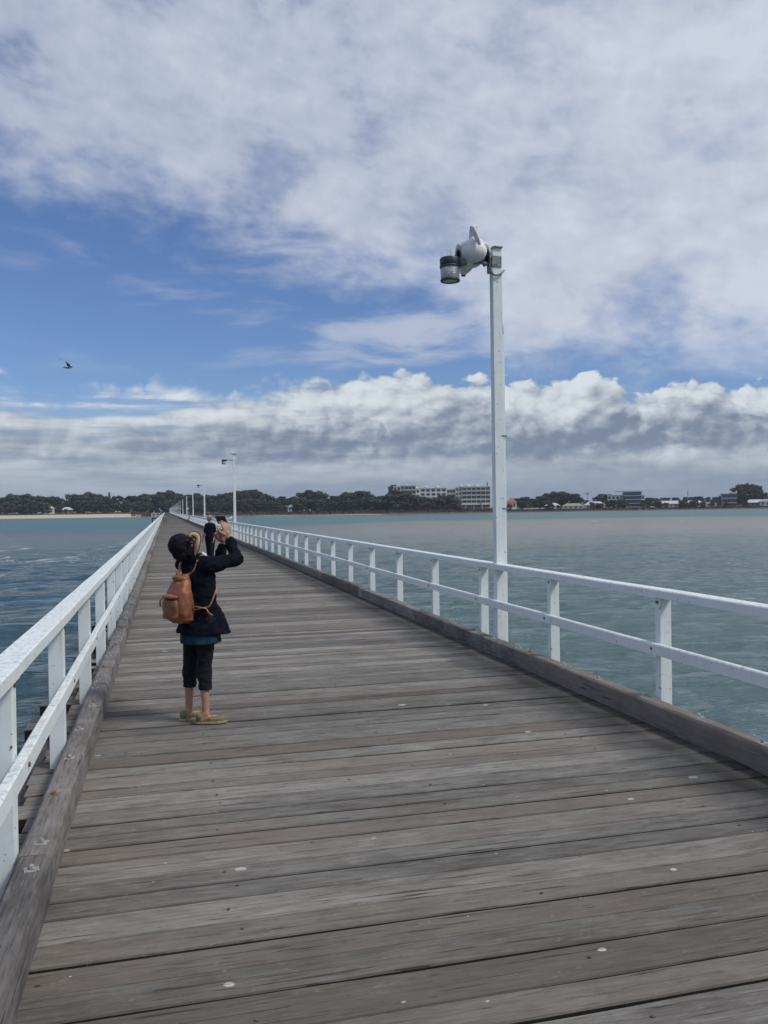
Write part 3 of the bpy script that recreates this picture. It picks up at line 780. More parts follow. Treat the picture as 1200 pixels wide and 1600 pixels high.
    ringloft(bm, [ring((.008, 0, .700), .190, .160, .03, 0, flare(1.)), ring((.010, 0, .76), .183, .152, .022, 0, flare(.72)), ring((.010, 0, .85), .170, .138, .012, 0, flare(.35)), ring((.012, 0, .95), .158, .124),
                  ring((.010, 0, 1.05), .160, .118), ring((.005, -.005, 1.15), .168, .112), ring((-.005, -.005, 1.22), .160, .098), ring((-.015, -.005, 1.27), .11, .075), ring((-.03, -.012, 1.315), .070, .066)], 48)
    def sl(sh, el, wr):
        cuff = el.lerp(wr, .93)
        limb(bm, [sh-up*.01, sh.lerp(el, .5), el, el.lerp(wr, .5)], [.068, .056, .050, .045])
        M = Matrix.Translation((el.lerp(wr, .5)+cuff)/2) @ (cuff-el.lerp(wr, .5)).to_track_quat('Z', 'Y').to_matrix().to_4x4()
        bmesh.ops.create_cone(bm, cap_ends=True, segments=20, radius1=.045, radius2=.038, depth=(cuff-el.lerp(wr, .5)).length, matrix=M)
    sl(shR, elR, wrR); sl(shL, elL, wrL)
    limb(bm, [Vector((-.09, .06, 1.25)), Vector((.07, -.09, 1.25))], [.06, .06])
    fuse('jacket', bm, BLACKCLOTH, root, .006, 2, .013, 12, (1, 1, 1.1))
    # white collar, bracelet
    MB().tube([Vector((.045, -.035, 1.325)), Vector((.065, -.02, 1.305)), Vector((.07, .01, 1.29))], [.010, .014, .010], 8).build('collar', FEATHER, root, True)
    d = (wrR-elR).normalized(); o1 = d.orthogonal().normalized(); o2 = d.cross(o1); c_ = wrR+d*.004
    MB().tube([c_+(o1*math.cos(q)+o2*math.sin(q))*.029 for q in [2*math.pi*k/20 for k in range(21)]], .0045, 6).build('bracelet', STRAW, root, True)
    # shoes
    for an, fd in ((ankR, Vector((.93, .15, 0))), (ankL, Vector((.75, .62, 0)))):
        fd.normalize(); sd_ = Vector((fd.y, -fd.x, 0)); base = Vector((an.x, an.y, 0))
        def outl(w, k0, z):
            pts = []
            for k in range(28):
                q = 2*math.pi*k/28; c, s_ = math.cos(q), math.sin(q)
                pts.append(base+fd*(.040+c*k0)+sd_*(s_*w*(1.0 if c > 0 else .78))+up*z)
            return pts
        bm = bmesh.new(); ringloft(bm, [outl(.043, .122, .002), outl(.045, .126, .010), outl(.044, .123, .024)], 28)
        sh = fuse('shoe', bm, ROPE, root, .004, 1)
        bm = bmesh.new(); ringloft(bm, [outl(.043, .121, .022), outl(.042, .116, .045), outl(.030, .085, .060)], 28)
        blob(bm, base+fd*-.045+up*.055, (.033, .033, .034))
        fuse('shoe_upper', bm, CANVAS, sh, .004, 2)
    # phone (its own thing)
    ph = figure_empty('phone', WP, label='black phone held up in the hands of the woman with the visor', cat='phone')
    aim = Vector((.62, .62, .48)).normalized(); lx = aim.cross(up).normalized(); uz = lx.cross(aim)
    M = Matrix.Translation((.140, .275, 1.575)) @ Matrix((lx, aim, uz)).transposed().to_4x4()
    MB().box(-.066, .066, -.0045, .0045, -.036, .036, M=M).build('phone_body', GLASSBLK, ph, bevel=.003)
    MB().box(-.062, .062, -.0055, -.0047, -.033, .033, M=M).build('screen', simple('screen', (.02, .03, .04), .1), ph)
    MB().tube([M @ Vector((-.052, .0047, .022)), M @ Vector((-.052, .006, .022))], .006, 12).build('lens', DKMET, ph)
    # backpack (its own thing)
    bk = figure_empty('backpack', WP, label='tan leather backpack worn by the woman looking up at the pelican', cat='backpack')
    B = -Fd; cB = Vector((.005, 0, 0))+B*.155
    def pr(z, w, d, back, ex=.75):
        out = []
        for k in range(40):
            q = 2*math.pi*k/40; c, s_ = math.cos(q), math.sin(q)
            out.append(cB+B*back+Ld*(w*.93*math.copysign(abs(c)**ex, c))+B*(d*math.copysign(abs(s_)**ex, s_))+up*z)
        return out
    bm = bmesh.new()
    ringloft(bm, [pr(.795, .085, .045, .0), pr(.815, .125, .072, .01), pr(.87, .142, .085, .018), pr(.95, .142, .085, .018), pr(1.03, .125, .075, .012), pr(1.09, .100, .06, 0), pr(1.13, .070, .045, -.012), pr(1.165, .052, .030, -.02)], 40)
    fuse('bag_body', bm, LEATHER, bk, .006, 3, .011, 13, (1, 1, .55))
    bm = bmesh.new(); fr = cB+B*.095
    ringloft(bm, [[fr+Ld*(w*math.copysign(abs(math.cos(q))**.7, math.cos(q)))+B*(.028*math.sin(q)+.002)+up*z for q in [2*math.pi*k/24 for k in range(24)]] for z, w in ((.83, .085), (.85, .10), (.94, .10), (.975, .09))], 24)
    fuse('pocket', bm, LEATHER, bk, .005, 3, .005, 20)
    bm = bmesh.new(); blob(bm, fr+B*.0+up*1.0, (.095, .045, .022), Matrix.Rotation(R(-45), 3, 'Z')); fuse('pocket_flap', bm, LEATHER, bk, .005, 2, .004, 20)
    bm = bmesh.new(); blob(bm, cB+B*.0+up*1.135, (.080, .058, .032), Matrix.Rotation(R(-45), 3, 'Z')); fuse('top_flap', bm, LEATHER, bk, .005, 2, .006, 24)
    MB().tube([cB+Ld*x+B*.02+up*z for x, z in ((-.03, 1.15), (-.025, 1.175), (0, 1.185), (.025, 1.175), (.03, 1.15))], .006, 8).build('handle', LEATHER2, bk, True)
    def strap(pts, w=.017):
        pts = [Vector(p) for p in pts]; mb = MB(); 
        for i, p in enumerate(pts):
            t = (pts[min(i+1, len(pts)-1)]-pts[max(0, i-1)]).normalized(); s_ = Vector(Ld) if abs(t.dot(Ld)) < .8 else Fd; s_ = (s_-t*s_.dot(t)).normalized(); nn = t.cross(s_)
            for a_, b_ in ((-1, -1), (1, -1), (1, 1), (-1, 1)): mb.v.append(tuple(p+s_*w*a_+nn*.004*b_))
        for i in range(len(pts)-1):
            for q in range(4): mb.f.append((i*4+q, i*4+(q+1) % 4, i*4+4+(q+1) % 4, i*4+4+q)); mb.a.append(.5)
        mb.f.append((3, 2, 1, 0)); mb.f.append(tuple(len(mb.v)-4+k for k in range(4))); mb.a += [.5, .5]
        return mb.build('strap', LEATHER2, bk, True)
    strap([cB+Ld*.02+up*1.13-B*.02, Vector((.0, -.12, 1.20)), Vector((.022, -.115, 1.268)), Vector((.055, -.08, 1.308)), Vector((.105, -.02, 1.290)), Vector((.16, .05, 1.20))], .014)
    strap([cB-Ld*.02+up*1.13-B*.02, Vector((-.135, -.02, 1.21)), Vector((-.125, .02, 1.275)), Vector((-.07, .07, 1.30)), Vector((.0, .13, 1.25))], .014)
    strap([cB+Ld*.13+up*.90-B*.03, Vector((.118, -.150, .918)), Vector((.138, -.148, .955)), Vector((.158, -.135, 1.01)), Vector((.172, -.11, 1.06))], .006)
    strap([cB+Ld*.135+up*.925-B*.03, Vector((.100, -.168, .905)), Vector((.112, -.17, .88)), Vector((.130, -.17, .862)), Vector((.150, -.165, .853))], .009)
    strap([cB+B*.10-Ld*.10+up*.99, cB+B*.115-Ld*.115+up*.96, cB+B*.112-Ld*.118+up*.92], .009)
woman()
# ------------------------------------------------------------------ second person further along
def walker():
    root = figure_empty('person', (1.36, 27.5, 0), label='person in dark clothes walking further along the pier, seen behind the raised hands', cat='person')
    up = Vector((0, 0, 1))
    bm = bmesh.new()
    limb(bm, [(0, 0, .80), (0, 0, 1.0), (0, 0, 1.16)], [.12, .11, .12]); limb(bm, [(0, 0, 1.2), (-.01, 0, 1.33)], [.05, .045])
    blob(bm, Vector((-.02, 0, 1.40)), (.075, .09, .10)); blob(bm, Vector((-.06, .03, 1.37)), (.03, .035, .04)); limb(bm, [(-.09, .05, 1.40), (-.11, .06, 1.385)], [.01, .01])
    limb(bm, [(-.12, .02, 1.18), (-.17, .02, .95), (-.24, -.02, .78)], [.045, .035, .024]); limb(bm, [(.12, 0, 1.18), (.17, 0, .93), (.13, -.08, .75)], [.045, .035, .024])
    hand(bm, (-.24, -.02, .78), (-.3, -.1, -1), (-.9, 0, .2), 1); hand(bm, (.13, -.08, .75), (-.1, -.2, -1), (.9, 0, .2), -1)
    for sx, fy in ((-.07, .12), (.07, -.12)):
        limb(bm, [(sx, 0, .8), (sx, fy*.6, .45), (sx, fy, .07)], [.085, .055, .035]); limb(bm, [(sx, fy, .05), (sx-.12, fy+.05, .03)], [.035, .025])
    fuse('body', bm, SKIN, root, .008, 2)
    bm = bmesh.new(); limb(bm, [(0, 0, .78), (0, 0, 1.0), (0, 0, 1.15)], [.15, .135, .14]); limb(bm, [(-.1, .01, 1.19), (-.155, .02, 1.0)], [.07, .055]); limb(bm, [(.1, .01, 1.19), (.155, .0, 1.0)], [.07, .055])
    fuse('shirt', bm, BLACKCLOTH, root, .012, 3, .01, 10)
    bm = bmesh.new()
    for sx, fy in ((-.07, .12), (.07, -.12)): limb(bm, [(sx, 0, .8), (sx, fy*.6, .45), (sx, fy*.95, .14)], [.105, .075, .055])
    fuse('trousers', bm, LEGCLOTH, root, .012, 2)
    bm = bmesh.new(); blob(bm, Vector((0, -.01, 1.435)), (.085, .095, .085)); fuse('hair', bm, simple('grey_hair', (.25, .23, .21), .7), root, .01, 2, .005, 30)
    bm = bmesh.new()
    for sx, fy in ((-.07, .12), (.07, -.12)): limb(bm, [(sx, fy, .045), (sx-.13, fy+.05, .035)], [.045, .035])
    fuse('shoes', bm, BLACKTRIM, root, .01, 2)
walker()
# ------------------------------------------------------------------ pelican on the lamp arm (x right, y away; it faces the camera)
def pelican():
    az = 4.435
    root = figure_empty('pelican', (LX-.225, 9.12, az), label='white pelican with black wing edges sitting on the arm of the nearest lamp post', cat='pelican')
    bm = bmesh.new()
    blob(bm, Vector((0, .04, .105)), (.165, .24, .118), Matrix.Rotation(R(-16), 3, 'X'), 4)
    blob(bm, Vector((.01, -.07, .095)), (.148, .13, .120), None, 4)
    blob(bm, Vector((.035, -.09, .165)), (.090, .07, .080), None, 3)
    limb(bm, [(-.02, .20, .07), (-.05, .27, .02), (-.07, .31, -.02)], [.09, .075, .05])
    limb(bm, [(-.05, .02, .03), (-.075, .05, -.02)], [.09, .06])
    limb(bm, [(.01, -.09, .17), (.0, -.06, .235), (-.002, -.07, .285), (.0, -.10, .325)], [.080, .048, .040, .042])
    blob(bm, Vector((.002, -.115, .338)), (.042, .058, .045), None, 3)
    fuse('body', bm, FEATHER, root, .005, 3, .003, 24, (1, .5, .8))
    # bill with its pouch, resting down against the breast
    bm = bmesh.new()
    limb(bm, [(.006, -.160, .332), (.022, -.210, .275), (.045, -.245, .190), (.062, -.262, .120)], [.021, .018, .016, .009])
    fuse('bill', bm, BILL, root, .004, 2)
    bm = bmesh.new(); limb(bm, [(.004, -.150, .305), (.014, -.180, .255), (.034, -.215, .185), (.050, -.235, .125)], [.027, .026, .020, .010])
    fuse('pouch', bm, simple('pouch', (.55, .50, .50), .5), root, .004, 2)
    for s in (-1, 1):
        bm = bmesh.new(); blob(bm, Vector((.002+s*.033, -.145, .346)), (.008, .008, .009)); fuse('eye', bm, BLACKTRIM, root, .002, 0)
    for s in (-1, 1):
        bm = bmesh.new(); blob(bm, Vector((s*.128, .05, .135)), (.060, .17, .072), Matrix.Rotation(R(-10), 3, 'X') @ Matrix.Rotation(R(s*8), 3, 'Z'), 4)
        wg = fuse('wing', bm, FEATHER, root, .006, 3, .005, 20)
        bm = bmesh.new(); blob(bm, Vector((s*.165, .10, .070)), (.034, .20, .052), Matrix.Rotation(R(-10), 3, 'X'), 4)
        fuse('flight_feathers', bm, BLKFEATHER, wg, .006, 2, .006, 18)
        bm = bmesh.new(); limb(bm, [(s*.080, -.03, .205), (s*.100, .03, .205), (s*.10, .08, .19)], [.020, .026, .022]); fuse('shoulder_patch', bm, BLKFEATHER, wg, .005, 2)
    MB().box(-.024, .024, -.05, .0, -.002, .002, M=Matrix.Translation((-.075, .325, -.04)) @ Matrix.Rotation(R(60), 4, 'X')).build('tail', BLKFEATHER, root)
    for sx in (-.07, .10):
        bm = bmesh.new(); limb(bm, [(sx, -.02, .02), (sx, -.035, -.028+.055)], [.012, .012])
        limb(bm, [(sx, -.0, .034), (sx-.02, -.05, .022)], [.010, .006]); limb(bm, [(sx, 0, .034), (sx+.025, -.05, .022)], [.010, .006]); limb(bm, [(sx, 0, .034), (sx, -.06, .022)], [.010, .006])
        fuse('foot', bm, simple('foot', (.35, .16, .13), .6), root, .004, 1)
pelican()
# ------------------------------------------------------------------ gulls
def gull_standing(loc, rz, label, k=1.):
    root = empty('gull', loc, rz, label=label, cat='gull')
    bm = bmesh.new(); blob(bm, Vector((0, 0, .15)), (.15*k, .07, .07), Matrix.Rotation(R(-12), 3, 'Y')); limb(bm, [(.10, 0, .17), (.14, 0, .24)], [.045, .035]); blob(bm, Vector((.15, 0, .26)), (.045, .036, .038))
    limb(bm, [(-.12, 0, .14), (-.24, 0, .12)], [.035, .012]); fuse('body', bm, FEATHER, root, .006, 3)
    for s in (-1, 1):
        bm = bmesh.new(); blob(bm, Vector((-.04, s*.055, .165)), (.15, .025, .045), Matrix.Rotation(R(-6), 3, 'Y')); fuse('wing', bm, simple('gull_grey', (.4, .42, .45), .8), root, .006, 2)
        MB().tube([(0, s*.025, .0), (0, s*.025, .1)], .006, 6).build('leg', BILL, root)
    MB().tube([(.18, 0, .255), (.235, 0, .245)], [.012, .003], 8).build('beak', RUST, root)
    return root
gull_standing((LX+.055, 47.6, 4.62), R(200), 'gull standing on top of the second nearest lamp post')
gull_standing((KR+KW+.04, 51.5, 1.0), R(20), 'white gull standing on the right railing near the second lamp post')
gull_standing((KR+KW+.04, 83, 1.0), R(160), 'tiny white gull on the right railing by the third lamp post')
def flying_gull():
    P = W(107, 574, 26)
    root = figure_empty('gull', P, label='lone gull in flight in the blue sky with one wing raised', cat='gull')
    bm = bmesh.new(); blob(bm, Vector((0, 0, 0)), (.13, .05, .045)); blob(bm, Vector((.09, -.02, .035)), (.04, .035, .035)); limb(bm, [(-.08, 0, 0), (-.16, 0, -.01)], [.03, .015])
    fuse('body', bm, simple('gull_body', (.45, .48, .50), .8), root, .005, 2)
    def wing(pts):
        mb = MB()
        for (x, y_, z, c) in pts:
            for (dx, dz) in ((-.5, 0), (-.2, .012), (.3, .010), (.5, 0), (.2, -.004)): mb.v.append((x+dx*c*.35, y_+dx*c*.9, z+dz))
        for i in range(len(pts)-1):
            for q in range(5): mb.f.append((i*5+q, i*5+(q+1) % 5, i*5+5+(q+1) % 5, i*5+5+q)); mb.a.append(.5)
        mb.f.append((4, 3, 2, 1, 0)); mb.f.append(tuple(len(mb.v)-5+k for k in range(5))); mb.a += [.5, .5]
        return mb.build('wing', GREYFEATHER, root, True)
    wing([(.0, .03, .02, .14), (-.03, .05, .12, .15), (-.08, .07, .185, .12), (-.17, .08, .225, .09), (-.27, .09, .262, .05), (-.305, .09, .268, .015)])
    wing([(.03, -.03, .02, .14), (.09, -.22, .06, .14), (.13, -.42, .055, .09), (.16, -.6, .07, .03)])
    MB().tube([(.125, -.02, .03), (.165, -.02, .022)], [.01, .003], 6).build('beak', RUST, root)
flying_gull()
# ------------------------------------------------------------------ trees on the far shore
def mat_leaf(name, a, b_):
    m, g, b = newmat(name); oi = g.n.new('ShaderNodeObjectInfo'); geo = g.n.new('ShaderNodeNewGeometry')
    n = g.noise(geo.outputs['Position'], .35, 5, .6)
    c = g.mix(g.step(n, .35, .65), a, b_)
    k = g.step(oi.outputs['Random'], 0, 1, .65, 1.3, 'LINEAR'); c = g.mix(1, c, g.comb(k, k, g.mul(k, .95)), 'MULTIPLY')
    g.put(b, 'Base Color', c); b.inputs['Roughness'].default_value = .75; b.inputs['Specular IOR Level'].default_value = .25
    return m
LEAF = mat_leaf('evergreen_leaves', (.040, .052, .034), (.058, .072, .044))
LEAF2 = mat_leaf('olive_leaves', (.058, .062, .042), (.080, .084, .055))
BARK = simple('bark', (.09, .075, .06), .9, .3, 3)
def tree_mesh(seed, H=14., Wd=12., clumps=26, base=.25, per=70, leaf=.62, shape='round'):
    rn = random.Random(seed); mb = MB()
    cs = []
    for i in range(clumps):
        if shape == 'round':
            q = rn.uniform(0, 6.283); hh = base+(1-base)*rn.random()**.8; rad = Wd/2*math.sqrt(max(.05, 1-((hh-.55)/.52)**2))*rn.uniform(.25, .85)
            c = Vector((math.cos(q)*rad, math.sin(q)*rad, H*hh*.93)); r = Vector((1, .9, .65))*rn.uniform(1.2, 2.4)
        else:
            hh = (i+.5)/clumps; q = rn.uniform(0, 6.283); rad = Wd/2*(1-hh)*rn.uniform(.3, .9)
            c = Vector((math.cos(q)*rad, math.sin(q)*rad, H*(base+(1-base)*hh))); r = Vector((1, 1, .3))*(1.6*(1-hh)+.35)
        cs.append((c, r))
    for c, r in cs:
        for j in range(per):
            d = Vector((rn.gauss(0, 1), rn.gauss(0, 1), rn.gauss(0, 1))).normalized()
            p = c+Vector((d.x*r.x, d.y*r.y, d.z*r.z))*rn.uniform(.55, 1.08)
            t1 = Vector((rn.gauss(0, 1), rn.gauss(0, 1), rn.gauss(0, .6))).normalized(); t2 = t1.cross(d+Vector((.01, .02, .03))).normalized()
            s1 = leaf*rn.uniform(.6, 1.5); s2 = leaf*rn.uniform(.5, 1.1)
            mb.poly([p-t1*s1, p+t2*s2, p+t1*s1, p-t2*s2])
    crown = mb.mesh('crown')
    tk = MB().tube([(0, 0, -1.5), (.1, 0, H*base), (0, .1, H*.8)], [.38, .30, .10], 8)
    for c, r in cs[::4]: tk.tube([(.05, 0, H*base*.9), (c.x*.5, c.y*.5, (H*base+c.z)/2), tuple(c)], [.2, .13, .05], 5)
    return crown, tk.mesh('trunk')
PROT = [tree_mesh(s, 14, w, cl, b) for s, w, cl, b in ((1, 13, 40, .10), (2, 15, 46, .08), (3, 12, 36, .12), (4, 14, 42, .08), (5, 11, 34, .12), (6, 16, 50, .1))]
def tree(px, ytop, z, proto, label, group=None, mat=LEAF, name='tree', widen=1., cat='tree', lift=0):
    g0 = ground_at(px, z); hy = 794.2-ROLL*(px-600)
    H = EYE+(hy-ytop)/FPX*z-g0.z
    r = empty(name, g0, random.uniform(0, 6.28), label=label, cat=cat, group=group)
    k = H/14.*1.03; r.scale = (k*widen, k*widen, k)
    c, t = PROT[proto] if isinstance(proto, int) else proto
    o = link('crown', c if c.materials and c.materials[0] == mat else c, None, r)
    if not c.materials: c.materials.append(mat)
    if c.materials[0] != mat: o.material_slots[0].link = 'OBJECT'; o.material_slots[0].material = mat
    link('trunk', t, BARK, r)
    return r
TOP = [(-300, 776), (-60, 775), (0, 778), (20, 774), (45, 771), (62, 776), (85, 775), (96, 784), (104, 785), (112, 775), (130, 770), (150, 770), (160, 776), (185, 774), (195, 781), (207, 776), (230, 773), (250, 770), (275, 768),
       (290, 772), (310, 772), (330, 775), (352, 770), (392, 766), (410, 770), (430, 776), (455, 779), (470, 771), (485, 766), (500, 769), (512, 776), (540, 773), (562, 766), (575, 770), (592, 777), (604, 776)]
def rowlabel(px):
    if px < 100: return 'dark rounded tree behind the sandy beach at the left end of the shore', 'trees behind the beach'
    if px < 250: return 'dark tree behind the sandy beach, between the gap in the trees and the pier', 'trees between the gap and the pier'
    if px < 420: return 'dense dark tree on the far shore behind the small white lamp posts', 'trees behind the far lamp posts'
    return 'dark shore tree between the small lamp posts and the cream apartments', 'trees left of the apartments'
rt = random.Random(21); px = -60
while px < 604:
    lb, gp = rowlabel(px)
    tree(px, interp(TOP, px)+rt.uniform(-1.5, 3), interp(SHORE, px)+rt.uniform(70, 120), rt.randrange(6), lb, gp, LEAF if rt.random() < .7 else LEAF2, widen=rt.uniform(.85, 1.15))
    if rt.random() < .8:
        tree(px+rt.uniform(-6, 6), interp(TOP, px)+rt.uniform(7, 14), interp(SHORE, px)+rt.uniform(38, 60), rt.randrange(6), lb, gp, LEAF2 if rt.random() < .5 else LEAF, widen=rt.uniform(1.0, 1.4))
    px += rt.uniform(9, 14)
for i in range(34):
    x = rt.choice([rt.uniform(842, 950), rt.uniform(1004, 1130), rt.uniform(1000, 1200)])
    tree(x, interp([(840, 787), (1200, 781)], x)+rt.uniform(-3, 3), interp(SHORE, x)+rt.uniform(27, 60), rt.randrange(6), 'small bushy tree in the gardens of the low houses on the right shore', 'small garden trees of the right shore', LEAF2 if rt.random() < .5 else LEAF, widen=rt.uniform(.9, 1.5))
# the norfolk pine, the palm, the big fig
PINE = tree_mesh(11, 14, 6, 15, .15, 60, .4, 'pine')
tree(171, 770, 965, PINE, 'narrow pointed pine standing above the trees behind the beach', name='pine_tree')
for x, yt, dz, lb in ((597, 776, 60, 'dark tree just left of the apartments'), (611, 772, 40, 'dark tree in front of the dark left end of the apartments'), (622, 766, 45, 'tallest dark tree before the curved cream apartment block'),
                      (634, 771, 42, 'dark tree below the middle of the curved cream apartment block'), (645, 775, 38, 'dark tree in front of the gap between the first two apartment blocks'),
                      (656, 776, 40, 'dark tree at the left foot of the white middle apartment block'), (667, 780, 40, 'low dark tree below the left windows of the middle apartment block'), (678, 778, 42, 'low dark tree below the centre of the white middle apartment block'),
                      (690, 774, 44, 'dark tree below the right windows of the middle apartment block'), (701, 775, 40, 'dark tree in front of the gap between the last two apartment blocks'), (710, 779, 36, 'dark tree left of the white canopy'),
                      (718, 790, 22, 'small shore tree left of the canopy of the apartments'), (588, 779, 40, 'lower dark tree left of the apartments')):
    tree(x, yt, interp(SHORE, x)+dz, rt.randrange(6), lb, None, LEAF if x % 2 else LEAF2, widen=1.5)
for x, yt, dz, lb in ((796, 788, 50, 'small tree at the foot of the orange roofed house'), (818, 777, 70, 'bushy tree right of the orange roofed house'), (833, 779, 75, 'second bushy tree right of the orange roofed house'), (846, 775, 80, 'dark tree left of the tallest tree above the parked cars'),
                      (857, 771, 90, 'rounded dark tree left of the tall pair above the bungalows'), (872, 768, 95, 'tallest dark tree right of the orange roofed house'), (884, 769, 95, 'dark tree just right of the tallest tree above the bungalows'), (897, 772, 85, 'dark tree left of the palm'), (903, 777, 60, 'small tree behind the tan roofed bungalow'),
                      (936, 775, 90, 'dark tree right of the palm'), (946, 772, 95, 'dark tree touching the blue balcony building on its left'), (958, 781, 40, 'low dark tree in front of the left part of the blue balcony building'), (972, 780, 40, 'low dark tree in front of the middle of the blue balcony building'),
                      (1012, 778, 85, 'dark tree just right of the blue balcony building'), (1130, 776, 70, 'dark tree left of the big round fig'), (1120, 782, 60, 'low tree left of the big round fig'), (1146, 771, 75, 'dark tree against the left flank of the big fig'),
                      (1193, 770, 60, 'dark tree at the right edge beside the big fig'), (1215, 774, 70, 'dark tree past the big fig at the right edge'), (1240, 772, 90, 'dark tree furthest right on the shore')):
    tree(x, yt, interp(SHORE, x)+dz, rt.randrange(6), lb, None, LEAF if x % 3 else LEAF2, widen=1.35)
FIG = tree_mesh(31, 14, 24, 80, .08, 70, .62)
tree(1166, 757, 880, FIG, 'big round spreading fig tree near the right edge of the far shore', name='fig_tree')
for i in range(30):
    x = 1004+i*8+rt.uniform(-3, 3); tree(x, 777+rt.uniform(-1, 2.5)-.014*(x-1000), 1010+rt.uniform(-30, 60), rt.randrange(6), 'low distant tree in the even line behind the bungalows', 'even line of trees behind the bungalows', LEAF)
for i in range(18):
    x = 785+i*12+rt.uniform(-3, 3); tree(x, 780+rt.uniform(-1, 2.5), 960+rt.uniform(-30, 40), rt.randrange(6), 'low distant tree behind the taller trees near the palm', 'low trees near the palm', LEAF)
def palm(px, ytop, z, label):
    g0 = ground_at(px, z); H = EYE+(794.2-ROLL*(px-600)-ytop)/FPX*z-g0.z; rn = random.Random(px)
    r = empty('palm_tree', g0, 0, label=label, cat='palm tree')
    MB().tube([(0, 0, -.5), (.15, 0, H*.5), (0, 0, H-2)], [.28, .2, .17], 8).build('trunk', BARK, r)
    mb = MB()
    for k in range(18):
        q = k*2.4; e = rn.uniform(.1, 1.1); L = 3.4; p = Vector((0, 0, H-2)); d = Vector((math.cos(q)*math.cos(e), math.sin(q)*math.cos(e), math.sin(e))); s_ = Vector((-math.sin(q), math.cos(q), 0))
        for i in range(5):
            p2 = p+d*L/5; w = .45*(1-i/6)
            mb.poly([p-s_*w*.6, p+s_*w*.6, p2+s_*w*.5-Vector((0, 0, .15)), p2-s_*w*.5-Vector((0, 0, .15))]); p = p2; d = (d+Vector((0, 0, -.32))).normalized()
    mb.build('crown', LEAF, r)
palm(918, 768, 850, 'palm with a feathery crown above the middle bungalow')
palm(751, 783, 772, 'small palm in front of the white canopy of the apartments')
# dark scrub along the top of the bank: one uncountable mass
mb = MB(); rn = random.Random(5)
for i in range(5200):
    px = rn.uniform(205, 1250); s0 = interp(SHORE, px); t = rn.uniform(12, 34) if px > 255 else rn.uniform(2, 30); p = ground_at(px, s0+t); hh = rn.uniform(.1, 1.9 if px < 780 else .8)*(1.6 if px < 255 else 1)
    p.z += hh; a = rn.uniform(0, 6.28); t1 = Vector((math.cos(a), math.sin(a), rn.uniform(-.4, .4)))*rn.uniform(.5, 1.2); t2 = Vector((rn.uniform(-.4, .4), rn.uniform(-.4, .4), 1))*rn.uniform(.4, .9)
    mb.poly([p-t1, p+t2, p+t1, p-t2])
tag(mb.build('scrub', mat_leaf('scrub', (.04, .032, .026), (.085, .06, .042))), 'dark reddish scrub along the top of the shore bank', 'scrub', kind='stuff')
# ------------------------------------------------------------------ buildings on the far shore
CREAM = simple('cream_wall', (.74, .71, .62), .8, .06, .3, coord='Object'); WHITEW = simple('white_wall', (.72, .72, .69), .8, .05, .3)
GLASS = simple('dark_glass', (.035, .05, .06), .2, .2, .5); BLUEG = simple('blue_panel', (.03, .06, .10), .4, .2, .5)
ROOFW = simple('pale_roof', (.52, .54, .55), .6, .05, .3); ROOFT = simple('tan_roof', (.33, .28, .19), .8, .1, .5); ROOFO = simple('orange_tiles', (.36, .12, .055), .8, .1, .5); GREYW = simple('grey_wall', (.20, .22, .22), .8, .1, .3)
BALU = simple('balustrade', (.42, .43, .40), .5, .1, .3)
ROOFG = simple('grey_roof', (.30, .32, .33), .6, .1, .5)
def bld(name, px, z, label, cat='building'):
    g0 = ground_at(px, z); return empty(name, g0, -YAW-math.atan((px-600)/FPX)*.6, label=label, cat=cat)
def zof(y, px, z, g0): return EYE+(794.2-ROLL*(px-600)-y)/FPX*z-g0.z
def block(root, px, x0, x1, y_top, y_bot, z, wallm, rows, cols_, d=14, yoff=0, glass=GLASS, ww=.62, wh=.55, balcony=False):
    s_ = z/FPX; g0 = root.location; a = (x0-px)*s_; b = (x1-px)*s_; zt = zof(y_top, (x0+x1)/2, z, g0); zb = zof(y_bot, (x0+x1)/2, z, g0) if y_bot else -1.5
    MB().box(a, b, yoff, yoff+d, -1.5, zt).build('wall', wallm, root)
    fh = (zt-zb)/rows; bw = (b-a)/cols_
    for i in range(rows):
        for j in range(cols_):
            cx = a+bw*(j+.5); cz = zb+fh*(i+.48)
            if balcony:
                w = MB().box(cx-bw*.44, cx+bw*.44, yoff-.12, yoff-.02, cz-fh*.36, cz+fh*.30).build('window', glass, root)
            else:
                w = MB().box(cx-bw*ww/2, cx+bw*ww/2, yoff-.12, yoff-.02, cz-fh*wh/2, cz+fh*wh/2).build('window', glass, root)
        if balcony:
            MB().box(a-.3, b+.3, yoff-1.8, yoff-.125, zb+fh*i-.18, zb+fh*i+.12).build('balcony_slab', wallm, root)
            MB().box(a-.3, b+.3, yoff-1.85, yoff-1.78, zb+fh*i+.13, zb+fh*i+.85).build('balustrade', BALU, root)
    MB().box(a-.4, b+.4, yoff-.5, yoff+d+.4, zt+.003, zt+.5).build('parapet', wallm, root)
    return a, b, zt
def dome(root, px, x, y, z, r=2.4, h=1.6):
    s_ = z/FPX; zt = zof(y, x, z, root.location)
    MB().lathe([(r, zt-h), (r*.8, zt-h*.6), (r*.4, zt-h*.25), (.12, zt), (.05, zt+.8)], 12, ((x-px)*s_, 3, 0)).build('dome', ROOFW, root, True)
z = 835
b1 = bld('apartment_block', 636, z, 'curved cream apartment block with a dark blue end, leftmost of the apartments', 'apartment block')
block(b1, 636, 607, 614.5, 761, 800, z, BLUEG, 4, 1, 12, 2); block(b1, 636, 615, 626, 760.5, 800, z, CREAM, 6, 2, 12, 2)
block(b1, 636, 626.5, 650, 759, 800, z, CREAM, 6, 4, 14, -2, balcony=True); block(b1, 636, 650.5, 656, 764, 800, z, CREAM, 5, 1, 12, 1)
MB().box(-16, -10, 5, 9, 21.5, 25.5).build('plant_room', BLUEG, b1)
